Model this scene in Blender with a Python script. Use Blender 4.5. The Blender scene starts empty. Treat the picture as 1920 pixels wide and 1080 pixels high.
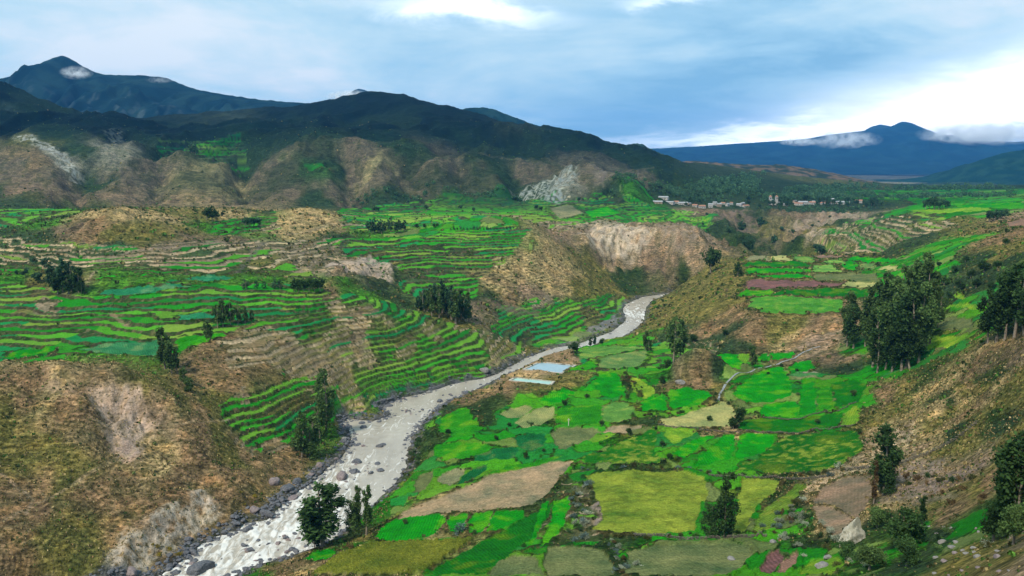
import bpy, math, random
import numpy as np
from mathutils import Vector

# ------------------------------------------------------------------ camera, sky, sun, exposure
SC = bpy.context.scene
COL = SC.collection
FPX, PITCH, ZC = 1507.0, math.atan((540 - 300) / 1507.0), 100.0
CP, SP = math.cos(PITCH), math.sin(PITCH)

cam = bpy.data.cameras.new("camera"); camo = bpy.data.objects.new("camera", cam); COL.objects.link(camo)
cam.sensor_width = 36.0; cam.lens = FPX / 1920 * 36
cam.clip_start = 1.0; cam.clip_end = 60000
camo.location = (0, 0, ZC); camo.rotation_euler = (math.pi / 2 - PITCH, 0, 0)
SC.camera = camo
SC.view_settings.view_transform = 'Standard'; SC.view_settings.look = 'None'
SC.view_settings.gamma = 1.0; SC.view_settings.exposure = 0.86
SC.view_settings.use_curve_mapping = False
SC.cycles.use_denoising = True
SC.cycles.max_bounces = 6; SC.cycles.diffuse_bounces = 3; SC.cycles.glossy_bounces = 2
SC.cycles.transmission_bounces = 2; SC.cycles.transparent_max_bounces = 8; SC.cycles.volume_bounces = 4
SC.cycles.use_light_tree = False

SUN_AZ, SUN_EL = math.radians(-142), math.radians(52)     # azimuth to the right of the view, elevation
sd = bpy.data.lights.new("sun", 'SUN'); so = bpy.data.objects.new("sun", sd); COL.objects.link(so)
sd.energy = 2.5; sd.angle = math.radians(8); sd.color = (1.0, 0.92, 0.78)
so.rotation_euler = Vector((-math.sin(SUN_AZ) * math.cos(SUN_EL), -math.cos(SUN_AZ) * math.cos(SUN_EL), -math.sin(SUN_EL))).to_track_quat('-Z', 'Y').to_euler()

def pix_dir(u, v):
    xs, s = (u - 960) / FPX, (540 - v) / FPX
    return xs, CP + s * SP, -SP + s * CP
def pix_azel(u, v):
    x, y, z = pix_dir(u, v)
    return math.atan2(x, y), math.atan2(z, math.hypot(x, y))

W = bpy.data.worlds.new("World"); SC.world = W; W.use_nodes = True
nt = W.node_tree; nt.nodes.clear()
def N(t, **k):
    n = nt.nodes.new(t)
    for a, b in k.items(): setattr(n, a, b)
    return n
def M_(op, a, b=None, c=None):
    n = N('ShaderNodeMath', operation=op)
    for i, q in enumerate((a, b, c)):
        if q is None: continue
        if isinstance(q, (int, float)): n.inputs[i].default_value = q
        else: nt.links.new(q, n.inputs[i])
    return n.outputs[0]
def mixc(f, a, b):
    n = N('ShaderNodeMix', data_type='RGBA')
    for i, q in ((0, f), (6, a), (7, b)):
        if isinstance(q, (int, float)): n.inputs[i].default_value = q
        elif isinstance(q, tuple): n.inputs[i].default_value = (*q, 1)
        else: nt.links.new(q, n.inputs[i])
    return n.outputs[2]
tc = N('ShaderNodeTexCoord'); sep = N('ShaderNodeSeparateXYZ'); nt.links.new(tc.outputs['Generated'], sep.inputs[0])
dx, dy, dz = sep.outputs
az = M_('ARCTAN2', dx, dy); el = M_('ARCSINE', dz)
den = M_('ADD', M_('MAXIMUM', dz, 0.0), 0.16)
cmb = N('ShaderNodeCombineXYZ'); nt.links.new(M_('DIVIDE', dx, den), cmb.inputs[0]); nt.links.new(M_('DIVIDE', dy, den), cmb.inputs[1])
def noise(scale, detail, rough, dist, off=0.0):
    mp = N('ShaderNodeMapping'); mp.inputs['Location'].default_value = (off, off * .7, 0); nt.links.new(cmb.outputs[0], mp.inputs[0])
    n = N('ShaderNodeTexNoise'); nt.links.new(mp.outputs[0], n.inputs['Vector'])
    n.inputs['Scale'].default_value = scale; n.inputs['Detail'].default_value = detail
    n.inputs['Roughness'].default_value = rough; n.inputs['Distortion'].default_value = dist
    return n.outputs['Fac']
n1, n2 = noise(0.8, 7, .55, .6), noise(2.6, 6, .6, .4, 3.3)
wob = M_('MULTIPLY', M_('SUBTRACT', n2, .5), .12)
def lobe(u, v, su, sv, tilt=0.0, warp=1.0):
    a0, e0 = pix_azel(u, v)
    da = M_('ADD', M_('SUBTRACT', az, a0), M_('MULTIPLY', wob, 1.2 * warp))
    de = M_('ADD', M_('SUBTRACT', M_('SUBTRACT', el, e0), M_('MULTIPLY', da, tilt)), M_('MULTIPLY', wob, .5 * warp))
    q = M_('ADD', M_('POWER', M_('ABSOLUTE', M_('DIVIDE', da, su / FPX)), 2.0), M_('POWER', M_('ABSOLUTE', M_('DIVIDE', de, sv / FPX)), 2.0))
    return M_('EXPONENT', M_('MULTIPLY', q, -1.0))
def sub(a, b): return M_('SUBTRACT', a, b)
def mul(a, b): return M_('MULTIPLY', a, b)
def add(a, b): return M_('ADD', a, b)
tone = add(0.50, mul(sub(n1, .5), 2.0))
tone = add(tone, mul(sub(n2, .5), .75))
tone = add(tone, mul(lobe(130, 60, 480, 150), .38))
tone = sub(tone, mul(lobe(1320, 190, 380, 110, .25), .42))
tone = add(tone, mul(lobe(1800, 20, 300, 60), .25))
cr = N('ShaderNodeValToRGB'); nt.links.new(tone, cr.inputs[0])
E = cr.color_ramp.elements
E[0].position = 0.0; E[0].color = (.235, .485, .68, 1); E[1].position = 1.0; E[1].color = (.84, .91, .94, 1)
e = E.new(.35); e.color = (.385, .64, .80, 1)
e = E.new(.65); e.color = (.57, .78, .87, 1)
white = M_('MINIMUM', 1.0, add(add(mul(lobe(1900, 190, 400, 56, .20, 1.8), 1.4), mul(lobe(895, 16, 110, 22, -.06, 1.2), .85)), add(mul(lobe(1600, 245, 420, 16, .06, 1.6), .55), mul(lobe(1250, 2, 60, 12, 0, 1.0), .4))))
cloud = mixc(white, cr.outputs[0], (2.2, 2.2, 2.2))
sky = N('ShaderNodeTexSky', sky_type='NISHITA'); sky.sun_disc = False
sky.sun_elevation = SUN_EL; sky.sun_rotation = SUN_AZ
bg1 = N('ShaderNodeBackground'); nt.links.new(sky.outputs[0], bg1.inputs[0]); bg1.inputs[1].default_value = 0.10
bg2 = N('ShaderNodeBackground'); nt.links.new(cloud, bg2.inputs[0]); bg2.inputs[1].default_value = 0.62
ms = N('ShaderNodeMixShader'); ms.inputs[0].default_value = 0.92
nt.links.new(bg1.outputs[0], ms.inputs[1]); nt.links.new(bg2.outputs[0], ms.inputs[2])
wo = N('ShaderNodeOutputWorld'); nt.links.new(ms.outputs[0], wo.inputs[0])

# ------------------------------------------------------------------ noise
def _h(ix, iy, seed):
    h = (ix.astype(np.int64) * 374761393 + iy.astype(np.int64) * 668265263 + seed * 1442695041) & 0xffffffff
    h = ((h ^ (h >> 13)) * 1274126177) & 0xffffffff
    return (h ^ (h >> 16)) & 0xffffffff
def hash01(ix, iy=0, seed=0):
    ix = np.asarray(ix); iy = np.zeros_like(ix) + iy
    return _h(ix, iy, seed) / 4294967295.0
_rg = np.random.default_rng(5); _PT = np.concatenate([_rg.permutation(1024)] * 2).astype(np.int32)
_GA = _rg.random(1024) * 2 * np.pi; _GC, _GS = np.cos(_GA).astype(np.float32), np.sin(_GA).astype(np.float32)
def perlin(x, y, seed=0):
    x0, y0 = np.floor(x), np.floor(y); fx, fy = (x - x0).astype(np.float32), (y - y0).astype(np.float32)
    ix, iy = (x0.astype(np.int32) + seed * 37) & 1023, (y0.astype(np.int32) + seed * 91) & 1023
    pa, pb = _PT[ix], _PT[(ix + 1) & 1023]; iy1 = (iy + 1) & 1023
    def g(p, jy, ddx, ddy):
        h = _PT[p + jy]; return _GC[h] * ddx + _GS[h] * ddy
    w = fx * fx * fx * (fx * (fx * 6 - 15) + 10); t = fy * fy * fy * (fy * (fy * 6 - 15) + 10)
    a = g(pa, iy, fx, fy); b = g(pb, iy, fx - 1, fy); c = g(pa, iy1, fx, fy - 1); d = g(pb, iy1, fx - 1, fy - 1)
    return ((a + (b - a) * w) * (1 - t) + (c + (d - c) * w) * t) * 1.5
def fbm(x, y, o=4, seed=0, gain=.5):
    s, a, f = 0, 1, 1
    for i in range(o):
        s = s + a * perlin(x * f, y * f, seed + i * 17); a *= gain; f *= 2.03
    return s
def ridged(x, y, o=3, seed=0):
    s, a, f = 0, 1, 1
    for i in range(o):
        s = s + a * (1 - 2 * np.abs(perlin(x * f, y * f, seed + i * 31))); a *= .5; f *= 2.1
    return s
def sstep(a, b, x):
    t = np.clip((x - a) / (b - a), 0, 1); return t * t * (3 - 2 * t)

# ------------------------------------------------------------------ terrain control points: (u, v, z) on the ground seen at that bearing
def te(v):
    s = (540 - v) / FPX
    return (-SP + s * CP) / (CP + s * SP)
def aa(u, v):
    s = (540 - v) / FPX
    return ((u - 960) / FPX) / (CP + s * SP)
CT = []
def Cz(u, v, z):
    Y = (z - ZC) / te(v); CT.append((aa(u, v), Y, te(v)))
def Cy(u, v, Y): CT.append((aa(u, v), Y, te(v)))
def Hz(u, Y, z):
    CT.append(((u - 960) / FPX, Y, (z - ZC) / Y))
for q in """780,840,3.5 800,800,3.5 850,760,4 930,760,8 1000,800,8 900,850,7 800,900,5 1000,880,10 1100,840,10 1200,800,11 1300,830,13
1400,860,15 1500,860,16 1600,860,20 1150,740,9 1250,720,10 1350,750,13 1450,730,14 1550,740,16 1610,740,18 1100,690,8 1200,670,9 1120,660,6
1200,640,6 1150,650,5 1400,670,13 1480,670,13 1020,690,6 960,740,8 1050,657,5 1000,720,8 750,930,4.5 850,930,9 950,920,11 700,980,5 620,1035,4.5
500,1078,3 600,1075,9 750,1060,13 850,990,12 950,1000,15 1000,1070,20 1070,960,15 1150,900,13 1250,950,16 1300,890,14 1300,1000,18 1250,1060,22
1400,1060,24 1450,960,19 1550,950,23 1500,900,18 1550,1040,29 1640,920,26 1650,980,31 1750,930,33 1700,860,27 1640,800,21 1800,860,36 1750,1020,41
1850,1000,48 1920,1000,54 1700,1080,46 1800,1070,54 1920,1050,66 2070,1060,78 1900,900,46 2060,900,62 1600,1080,38 1500,1080,31
1700,780,27 1800,780,34 1900,780,44 2060,780,60 1680,720,25 1800,700,37 1900,690,46 2060,680,58 1720,690,28 1640,690,20 1590,690,16 1850,650,46
1920,625,51 1800,620,38 1720,640,31 1850,590,42 1800,560,40 1720,600,30 1900,590,50 1920,540,56 1900,480,60 2060,480,75 1850,450,57 1800,500,47
1750,520,42 1750,460,45 1700,430,48 1650,408,50 1750,400,54 1850,405,56 1920,420,60 1700,385,52 1850,375,52 1920,360,52 1700,362,45 2060,400,66
1370,500,28 1450,500,28 1550,500,28 1650,500,29 1400,480,29 1500,478,29 1650,475,31 1400,560,27 1550,560,27 1650,560,28 1430,588,26 1550,592,26
1650,600,27 1330,640,10 1450,650,13 1550,645,17 1300,600,14 1260,600,6 1340,560,22 1300,545,16 1350,520,27 1290,530,10 1230,640,6""".split():
    Cz(*map(float, q.split(',')))
for q in """1450,450,850 1400,430,850 1500,430,900 1350,460,760 1300,400,1000 1300,430,820 1450,400,1050 1250,388,1080 1400,385,1120 1560,382,1200
1600,400,1100 1560,430,900 1300,370,1150 1450,360,1300 1600,355,1600 1750,348,2000 1900,346,2300 1300,320,1500 1300,302,1900 1450,325,2000 1550,336,2200
1090,440,650 1200,425,690 1300,440,670 1120,500,630 1200,520,640 1300,515,600 1340,480,680 1380,470,720 1050,455,610 1150,400,850 1000,400,800
1250,410,850 1250,430,740 1000,440,570 950,480,530 1020,500,540 1100,530,560 1000,550,500 900,540,470 1050,580,500 1000,610,460 1130,570,535
1150,550,575 960,620,440 800,545,460 800,500,500 800,445,560 680,450,540 700,520,460 650,490,470 700,430,600 850,430,590 950,430,600 700,405,740
850,390,900 1000,385,950 700,385,900 550,400,700 550,430,560 450,440,500 350,420,520 450,392,620 230,385,500 120,430,470 0,430,560 0,400,650
200,440,450 330,450,450 500,470,460 300,490,410 150,490,410 0,490,420 450,500,420 560,480,460 0,530,375 300,520,385 500,525,385 600,540,370
0,600,335 200,600,332 400,600,332 100,655,298 300,665,292 520,590,345 400,660,295 500,660,305 450,700,283 600,640,330 600,700,308 700,640,350
700,700,330 700,735,322 800,640,372 800,690,352 900,640,390 900,680,370 700,580,365 780,600,380 880,620,400 960,650,408 500,760,275 550,760,285
600,770,290 600,820,275 440,780,262 530,850,255 520,800,265 450,850,245 0,690,245 110,672,243 230,690,245 320,735,250 380,780,248
0,760,222 0,850,205 0,950,186 0,1070,165 150,760,232 150,850,213 150,950,194 150,1060,176 300,820,230 300,900,212 300,980,198 280,1050,186
400,880,225 420,940,215 220,1060,182 -150,690,245 -150,850,205 -150,1000,180 -150,600,335 -150,500,410 -150,430,560
0,380,800 200,380,850 400,380,880 600,380,900 800,378,950 1000,382,980 1150,386,950 0,300,1000 0,240,1200 0,165,1500 100,205,1480 100,300,1020
200,330,950 200,270,1150 250,240,1500 330,310,1050 400,290,1150 400,265,1300 380,240,1600 330,218,1900 470,300,1080 480,340,980 590,262,1150
650,275,1120 720,300,1080 760,340,1000 560,340,970 650,340,970 560,213,1950 640,185,1900 700,175,1900 760,183,1880 860,207,1800 960,235,1700 1060,248,1650
1150,270,1600 1230,295,1500 640,240,1500 800,250,1450 800,290,1200 950,280,1350 950,320,1150 1100,300,1350 1100,345,1100 1000,350,1050 1200,330,1250
1230,360,1150 880,340,1050 500,205,2000 -150,160,1500 -150,300,1000 2060,345,2300""".split():
    Cy(*map(float, q.split(',')))
for q in """0,275,27 110,275,27 230,275,26 330,275,24 -150,275,27 830,425,19 760,415,24 1450,690,12 1550,690,13 700,2300,150 860,2200,100 1060,2000,80
1200,1900,60 0,1900,150 330,2300,150 540,2300,140 -150,1900,150 960,60,55 1500,60,56 1900,40,74 1900,55,66 1750,70,57 300,100,34 0,110,22 960,100,33 600,100,33 -150,100,22
1500,90,42 1250,100,38 2070,45,72 -150,30,60 500,30,66 1000,30,70 1500,30,72 2070,30,76 1600,2500,20 1900,2800,15 1300,2400,50""".split():
    Hz(*map(float, q.split(',')))
for u in (-150, 250, 700, 1150, 1600, 2070):
    Hz(u, 3300, 60 if u < 1000 else 12); Hz(u, 6000, 0); Hz(u, 14000, 0)
RIVER_MID = [(380,1060),(520,1010),(650,920),(705,850),(730,790),(830,750),(920,712),(1000,670),(1080,652),(1150,628),(1190,600),(1192,572),(1240,553)]
for u, v in RIVER_MID: Cz(u, v, -1.0)
CT = np.array(CT)

def kern(d): return d
def feat(a, Y): return np.stack([a * 1.6, np.log(Y) * 1.15], -1)
P = feat(CT[:, 0], CT[:, 1]); n = len(P)
A = np.zeros((n + 3, n + 3)); A[:n, :n] = kern(np.linalg.norm(P[:, None] - P[None], axis=-1)) - np.eye(n) * 0.004
A[:n, n] = 1; A[:n, n + 1:] = P; A[n, :n] = 1; A[n + 1:, :n] = P.T
CO = np.linalg.solve(A, np.concatenate([CT[:, 2], [0, 0, 0]]))
A0, A1 = aa(-150, 540), aa(2070, 540)
A0 -= .01; A1 += .01
ga = np.linspace(A0, A1, 260); gl = np.linspace(math.log(25), math.log(14500), 420)
GA, GL = np.meshgrid(ga, gl)
Q = feat(GA.ravel(), np.exp(GL.ravel())); CE = np.zeros(len(Q))
for i in range(0, len(Q), 20000):
    q = Q[i:i + 20000]
    CE[i:i + 20000] = kern(np.linalg.norm(q[:, None] - P[None], axis=-1)) @ CO[:n] + CO[n] + q @ CO[n + 1:]
CE = CE.reshape(GA.shape)
kb = np.array([1, 4, 6, 4, 1]) / 16.
for ax in (0, 1):
    pad = np.pad(CE, [(2, 2) if k == ax else (0, 0) for k in (0, 1)], mode='edge')
    CE = sum(kb[j] * (pad[j:j + CE.shape[0]] if ax == 0 else pad[:, j:j + CE.shape[1]]) for j in range(5))
def bil(F, fx, fy):
    fx = np.clip(fx, 0, F.shape[1] - 1.001); fy = np.clip(fy, 0, F.shape[0] - 1.001)
    x0, y0 = fx.astype(int), fy.astype(int); tx, ty = fx - x0, fy - y0
    return (F[y0, x0] * (1 - tx) + F[y0, x0 + 1] * tx) * (1 - ty) + (F[y0 + 1, x0] * (1 - tx) + F[y0 + 1, x0 + 1] * tx) * ty
def z_base(a, Y):
    return ZC + Y * bil(CE, (a - A0) / (A1 - A0) * 259, (np.log(Y) - gl[0]) / (gl[-1] - gl[0]) * 419)
YS = np.exp(np.linspace(math.log(40), math.log(14000), 5000))
def hit(u, v, ymin=0.0):
    """first point of the ground seen at a pixel bearing"""
    a, t = aa(u, v), te(v)
    zg = z_base(np.full_like(YS, a), YS); zr = ZC + YS * t
    k = np.nonzero((zg >= zr) & (YS > ymin))[0]
    if len(k) == 0: return a * 3000, 3000.0
    k = k[0]
    if k > 0 and YS[k - 1] > ymin:
        d0, d1 = zr[k - 1] - zg[k - 1], zr[k] - zg[k]
        f = d0 / (d0 - d1 + 1e-9); Y = YS[k - 1] + (YS[k] - YS[k - 1]) * min(max(f, 0), 1)
    else: Y = YS[k]
    return a * Y, Y
def plane_hit(u, v, z=0.0):
    Y = (z - ZC) / te(v); return aa(u, v) * Y, Y
def inpoly(x, y, poly):
    poly = np.asarray(poly); x0, y0 = poly.min(0); x1, y1 = poly.max(0)
    out = np.zeros(x.shape, bool)
    m = (x >= x0) & (x <= x1) & (y >= y0) & (y <= y1)
    if not m.any(): return out
    px, py = x[m], y[m]; r = np.zeros(px.shape, bool)
    xj, yj = poly[-1]
    for xi, yi in poly:
        if yi != yj:
            c = ((yi > py) != (yj > py)) & (px < (xj - xi) * (py - yi) / (yj - yi) + xi); r ^= c
        xj, yj = xi, yi
    out[m] = r
    return out
def polydist(x, y, line, closed=False):
    d = np.full(x.shape, 1e9); pts = list(line)
    if closed: pts = pts + [pts[0]]
    for (ax_, ay), (bx, by) in zip(pts[:-1], pts[1:]):
        ex, ey = bx - ax_, by - ay; L = ex * ex + ey * ey + 1e-9
        t = np.clip(((x - ax_) * ex + (y - ay) * ey) / L, 0, 1)
        d = np.minimum(d, np.hypot(x - ax_ - t * ex, y - ay - t * ey))
    return d
def densify(pts, n=6):
    out = []
    for i in range(len(pts)):
        a, b = pts[i], pts[(i + 1) % len(pts)]
        for k in range(n): out.append((a[0] + (b[0] - a[0]) * k / n, a[1] + (b[1] - a[1]) * k / n))
    return out
def wpoly(px, ymin=0): return [hit(u, v, ymin) for u, v in px]
def PXL(s): return [tuple(map(float, q.split(','))) for q in s.split()]

# ------------------------------------------------------------------ ground grid
rows = np.concatenate([np.exp(np.linspace(math.log(26), math.log(60), 16, endpoint=False)), np.linspace(60, 150, 110, endpoint=False),
    np.linspace(150, 280, 240, endpoint=False), np.linspace(280, 420, 290, endpoint=False), np.linspace(420, 640, 250, endpoint=False),
    np.exp(np.linspace(math.log(640), math.log(1300), 200, endpoint=False)), np.exp(np.linspace(math.log(1300), math.log(2500), 110, endpoint=False)),
    np.exp(np.linspace(math.log(2500), math.log(14000), 40))])
NR, NC = len(rows), 770
cols = np.linspace(A0 + .005, A1 - .005, NC)
ga2, gy = np.meshgrid(cols, rows)
GX, GY = ga2 * gy, gy
Z = z_base(ga2, gy)

RIVL = PXL("270,1095 296,1080 351,1049 375,1023 406,1007 447,994 463,979 499,976 520,955 551,927 585,904 613,878 644,857 660,832 655,812 645,795 655,786 700,790 732,778 715,764 760,747 810,734 867,717 910,709 935,700 985,672 1040,652 1082,646 1119,632 1147,622 1168,606 1174,597 1168,582 1176,569 1204,557 1260,549 1300,545")
RIVR = PXL("1300,547 1260,551 1222,564 1211,578 1207,602 1185,622 1162,634 1129,640 1110,649 1095,655 1050,662 1000,682 940,707 910,722 880,737 835,755 815,770 792,795 772,820 765,850 762,875 745,902 727,920 697,950 655,985 630,1010 587,1030 555,1040 505,1055 480,1062 430,1085 400,1110")
RPOLY = [plane_hit(u, v) for u, v in RIVL] + [plane_hit(u, v) for u, v in RIVR]
# the channel runs on out of view at both ends
RPOLY = [(RPOLY[0][0] - 40, RPOLY[0][1] - 22)] + RPOLY + [(RPOLY[-1][0] - 40, RPOLY[-1][1] - 22)]
nb = (GY < 660) & (Z < 25)
rin = np.zeros(GX.shape, bool); rd = np.full(GX.shape, 99.0)
jx = fbm(GX[nb] / 5, GY[nb] / 5, 2, 5) * .8
rin[nb] = inpoly(GX[nb] + jx, GY[nb] + jx, RPOLY); rd[nb] = polydist(GX[nb] + jx, GY[nb] + jx, RPOLY, True)
rs = np.where(rin, -rd, rd)                                        # signed distance to the water's edge
bank = 0.35 + np.clip(rs, 0, 30) * .30
Z = np.where(rs < 9, np.where(rs < 0, -np.clip(-rs * .6, 0, 1.4), bank + (Z - bank) * sstep(0, 9, rs)), Z)
Z = np.where((rs > 0) & (rs < 25), np.maximum(Z, .25), Z)

# ------------------------------------------------------------------ mounds
def mound(u, v, h, rx, ry, p=1.0, rot=0.0):
    x, y = hit(u, v); c, s = math.cos(rot), math.sin(rot)
    ddx, ddy = GX - x, GY - y
    q = ((ddx * c + ddy * s) / rx) ** 2 + ((-ddx * s + ddy * c) / ry) ** 2
    return h * np.exp(-np.power(q, p))
Z += mound(1308, 704, 11.0, 12, 7.5, 1.3)
Z += mound(925, 428, 9, 60, 35, 1.3) + mound(590, 420, 11, 34, 26, 1.2) + mound(260, 530, 2.2, 20, 7, 1.4)
Z += mound(965, 745, 2.5, 14, 8, 1.2) + mound(1145, 662, .8, 30, 20) + mound(340, 545, 1.5, 12, 5) + mound(1050, 668, 1.5, 9, 6)
zone = lambda s, ymin=0: wpoly(PXL(s), ymin)
def zmask(s, soft, ymin=0, jit=3.0, js=14.0):
    """soft 0..1 mask of a stretch of ground"""
    poly = zone(s, ymin); q = np.asarray(poly); x0, y0 = q.min(0) - soft * 2 - jit; x1, y1 = q.max(0) + soft * 2 + jit
    m = (GX > x0) & (GX < x1) & (GY > y0) & (GY < y1)
    out = np.zeros(GX.shape)
    if not m.any(): return out
    x, y = GX[m], GY[m]
    x = x + perlin(x / js, y / js, 71) * jit; y = y + perlin(x / js + 9, y / js, 72) * jit
    d = polydist(x, y, poly, True); ins = inpoly(x, y, poly)
    out[m] = sstep(-soft, soft, np.where(ins, d, -d))
    return out

# ------------------------------------------------------------------ land cover: what grows or lies where (albedo), set at points and spread between them
CLS = dict(B=((.235, .165, .105), .0), D=((.35, .275, .160), .05), O=((.165, .155, .055), .3), G=((.055, .19, .022), 1.), Y=((.15, .24, .03), .9),
    K=((.030, .062, .022), .25), R=((.30, .265, .225), .0), P=((.175, .138, .105), .05), M=((.003, .016, .019), .1), N=((.034, .066, .034), .3),  # M: dark ridge scrub, with the cloud shadow there put into the colour
    S=((.36, .29, .22), .0), L=((.08, .20, .05), .9), V=((.27, .205, .155), .0), F=((.026, .175, .010), .85))
LC = """0,1060B 150,1050O 60,950B 200,950B 320,930B 100,850O 20,800O 250,850D 350,860B 400,900B 330,970B 30,720B 110,690D 180,740B 250,760V 300,720O 380,790B
420,830O 480,860B 540,870B 440,770O 500,800G 560,790G 480,740O 420,720B 380,680B 400,660B 450,650B 520,640B 560,680B 600,640O 540,610G 600,600G 640,625O 620,700B 560,720O 650,720O
640,600O 700,620B 680,660B 740,680G 800,660G 880,650G 700,700G 760,660G 840,630G 690,725G 780,690G 760,640O 820,620O 900,690G 960,650O 100,640G 200,640G 300,650G 400,600G 300,590G 200,600G 100,600G 0,600G 0,560G
120,570V 60,575O 200,580G 400,560G 500,560G 560,570G 620,560B 660,545G 720,570G 300,530G 200,540G 430,530G 500,530G 0,530G 60,540O
0,480N 100,480N 200,470N 300,470P 400,480N 500,490O 560,480P 600,470P 640,450N 450,455P 350,450P 250,440O 180,430B 120,430P 60,440N 0,440N 20,415G 80,420G 110,405N
250,395D 180,400D 300,410D 380,400O 420,400D 330,430O 420,430G 480,420G 520,430D 600,430D 560,400D 600,400D 640,410O
700,450G 760,450G 850,450G 940,450G 720,480O 780,480N 860,480N 900,500O 720,520N 800,520N 860,530G 840,560G 720,550N 680,510V 620,500V 900,560N 950,600N 860,600O 880,575V
1000,480D 960,500D 1050,500D 920,520D 1020,530D 1080,540O 1000,560V 1100,560O 960,570B 1050,590G 1000,600G 1120,590O 1140,580G 1000,630G 1060,620Y 950,630N 1150,555O 1180,540K
1100,450V 1150,450R 1200,460V 1250,460V 1150,490V 1200,490V 1250,500P 1120,510O 1200,515K 1280,500K 1300,470V 1050,450V 1320,460P 1340,500O
700,410G 760,400G 850,400G 900,400P 930,410D 1000,400N 1050,400Y 1120,400G 1200,400G 1250,410G 1280,420Y 1200,385G 1150,385N 700,385N 760,380N 850,380G 950,380G 500,400N 600,385N
1300,400P 1350,405P 1400,410N 1450,400N 1500,410P 1550,410V 1590,415R 1380,430N 1450,440O 1500,440V 1480,460K 1420,450K 1380,460K 1350,440N 1550,440O 1580,430N
1250,385N 1350,380N 1450,375K 1550,380N 1620,385N 1300,350K 1400,350N 1500,350N 1450,320P 1550,330P 1600,345O 1700,350N 1800,350N 1900,345S 1900,352N 1650,365G 1750,362L 1850,360L
1600,420N 1650,420N 1700,415N 1750,420O 1650,450O 1700,450N 1600,460O 1560,470O 1750,405G 1850,395G 1700,395L 1900,385G 1920,405V 1890,420B 1850,430O 1800,450G 1750,480G 1800,500N 1850,480O 1900,470O 1900,440B
1750,520G 1800,540N 1850,520N 1900,550K 1850,570Y 1800,580Y 1740,570N 1720,540N 1700,620F 1760,650Y 1800,640Y 1850,640K 1880,600N
1300,520O 1340,530O 1380,560O 1330,560O 1290,560O 1260,570O 1300,590O 1350,600B 1450,605O 1550,610B 1400,620B 1500,630B 1480,640D 1540,630V 1560,640V 1330,640N 1380,650N 1270,620N 1230,600O 1240,640N 1600,660P 1590,690N 1640,700F 1650,640F
1700,730O 1750,720D 1800,730O 1850,740D 1900,740O 1750,780O 1700,780D 1820,760B 1780,750D 1750,750N 1830,785N 1690,765O 1880,800N 1720,740O 1840,725O 1860,710K 1880,770K 1650,780O 1800,790D 1850,790O 1900,680P 1850,690B 1800,690D 1740,700K 1650,740B 1900,830O 1800,830O 1850,860O 1640,840S 1600,870S 1700,830D 1750,850D 1700,870V 1760,880V 1800,890V 1680,900V 1750,920V 1650,905V 1830,920O 1800,950B 1860,900B 1740,960O 1900,950K 1850,980F 1800,990F 1760,1000N 1700,1000F 1900,1040V 1850,1060O 1780,1060O 1720,1050N 1920,1070V
1600,930D 1570,980D 1600,1010K 1500,940N 1480,980F 1500,1010K 1530,1040F 1560,1060Y 1600,1050K 1450,1030F 1650,1050F 1500,1075F 1620,1000K
1000,1020Y 1100,1020K 1160,1050K 1090,950K 1080,910K 1130,955V 1250,1015F 1400,1015F 1400,950Y 1330,900Y 700,960F 720,940F 760,910Y 690,1000O 640,1035B 600,1060D 560,1060B 530,1075F 650,1025F 700,1020Y 800,960D 850,940D
780,850K 800,830K 790,880Y 820,800G 870,770N 900,740B 950,720B 960,745B 920,770K 880,800F 950,800F 1000,780F 1000,740O 900,840F 950,870F 1000,850F 1100,790F 1080,850F 860,880F
1050,720O 1100,730F 1050,690O 1000,700D 960,700D 1050,670B 1100,660L 1150,680L 1180,640Y 1230,660L 1230,700F 1300,690P 1310,720B 1290,740O 1250,760F 1230,800K 1200,760Y 1180,720K 1350,700N 1340,740O 1400,700F 1450,740F 1550,720F 1600,760F 1240,820Y 1240,850Y 1300,850Y 1280,870Y 1350,800D 1150,870F 1370,880Y 1500,890K 1200,880K
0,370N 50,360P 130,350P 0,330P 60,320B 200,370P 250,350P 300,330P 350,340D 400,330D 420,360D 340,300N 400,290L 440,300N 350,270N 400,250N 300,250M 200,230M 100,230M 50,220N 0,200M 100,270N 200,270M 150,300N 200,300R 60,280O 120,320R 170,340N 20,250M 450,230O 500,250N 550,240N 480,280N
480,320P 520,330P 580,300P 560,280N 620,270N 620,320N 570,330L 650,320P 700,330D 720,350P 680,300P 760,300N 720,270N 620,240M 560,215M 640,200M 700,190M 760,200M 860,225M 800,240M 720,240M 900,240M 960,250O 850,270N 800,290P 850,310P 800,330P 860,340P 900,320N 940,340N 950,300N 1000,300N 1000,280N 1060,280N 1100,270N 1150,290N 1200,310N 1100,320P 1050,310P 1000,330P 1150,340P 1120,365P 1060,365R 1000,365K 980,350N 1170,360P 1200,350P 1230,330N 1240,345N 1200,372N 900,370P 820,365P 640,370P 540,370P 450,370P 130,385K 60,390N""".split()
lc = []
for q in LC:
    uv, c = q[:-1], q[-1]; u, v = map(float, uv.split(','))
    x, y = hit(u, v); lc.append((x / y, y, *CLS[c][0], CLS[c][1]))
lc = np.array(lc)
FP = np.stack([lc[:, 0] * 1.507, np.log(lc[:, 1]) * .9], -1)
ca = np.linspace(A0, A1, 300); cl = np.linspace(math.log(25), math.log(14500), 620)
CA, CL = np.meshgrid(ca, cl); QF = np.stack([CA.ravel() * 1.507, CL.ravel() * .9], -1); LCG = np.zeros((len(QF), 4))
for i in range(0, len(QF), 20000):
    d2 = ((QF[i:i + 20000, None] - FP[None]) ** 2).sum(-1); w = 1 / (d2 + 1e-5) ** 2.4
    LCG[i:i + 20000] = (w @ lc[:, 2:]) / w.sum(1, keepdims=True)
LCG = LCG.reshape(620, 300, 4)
wrp = (5 + GY * .012)
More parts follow.
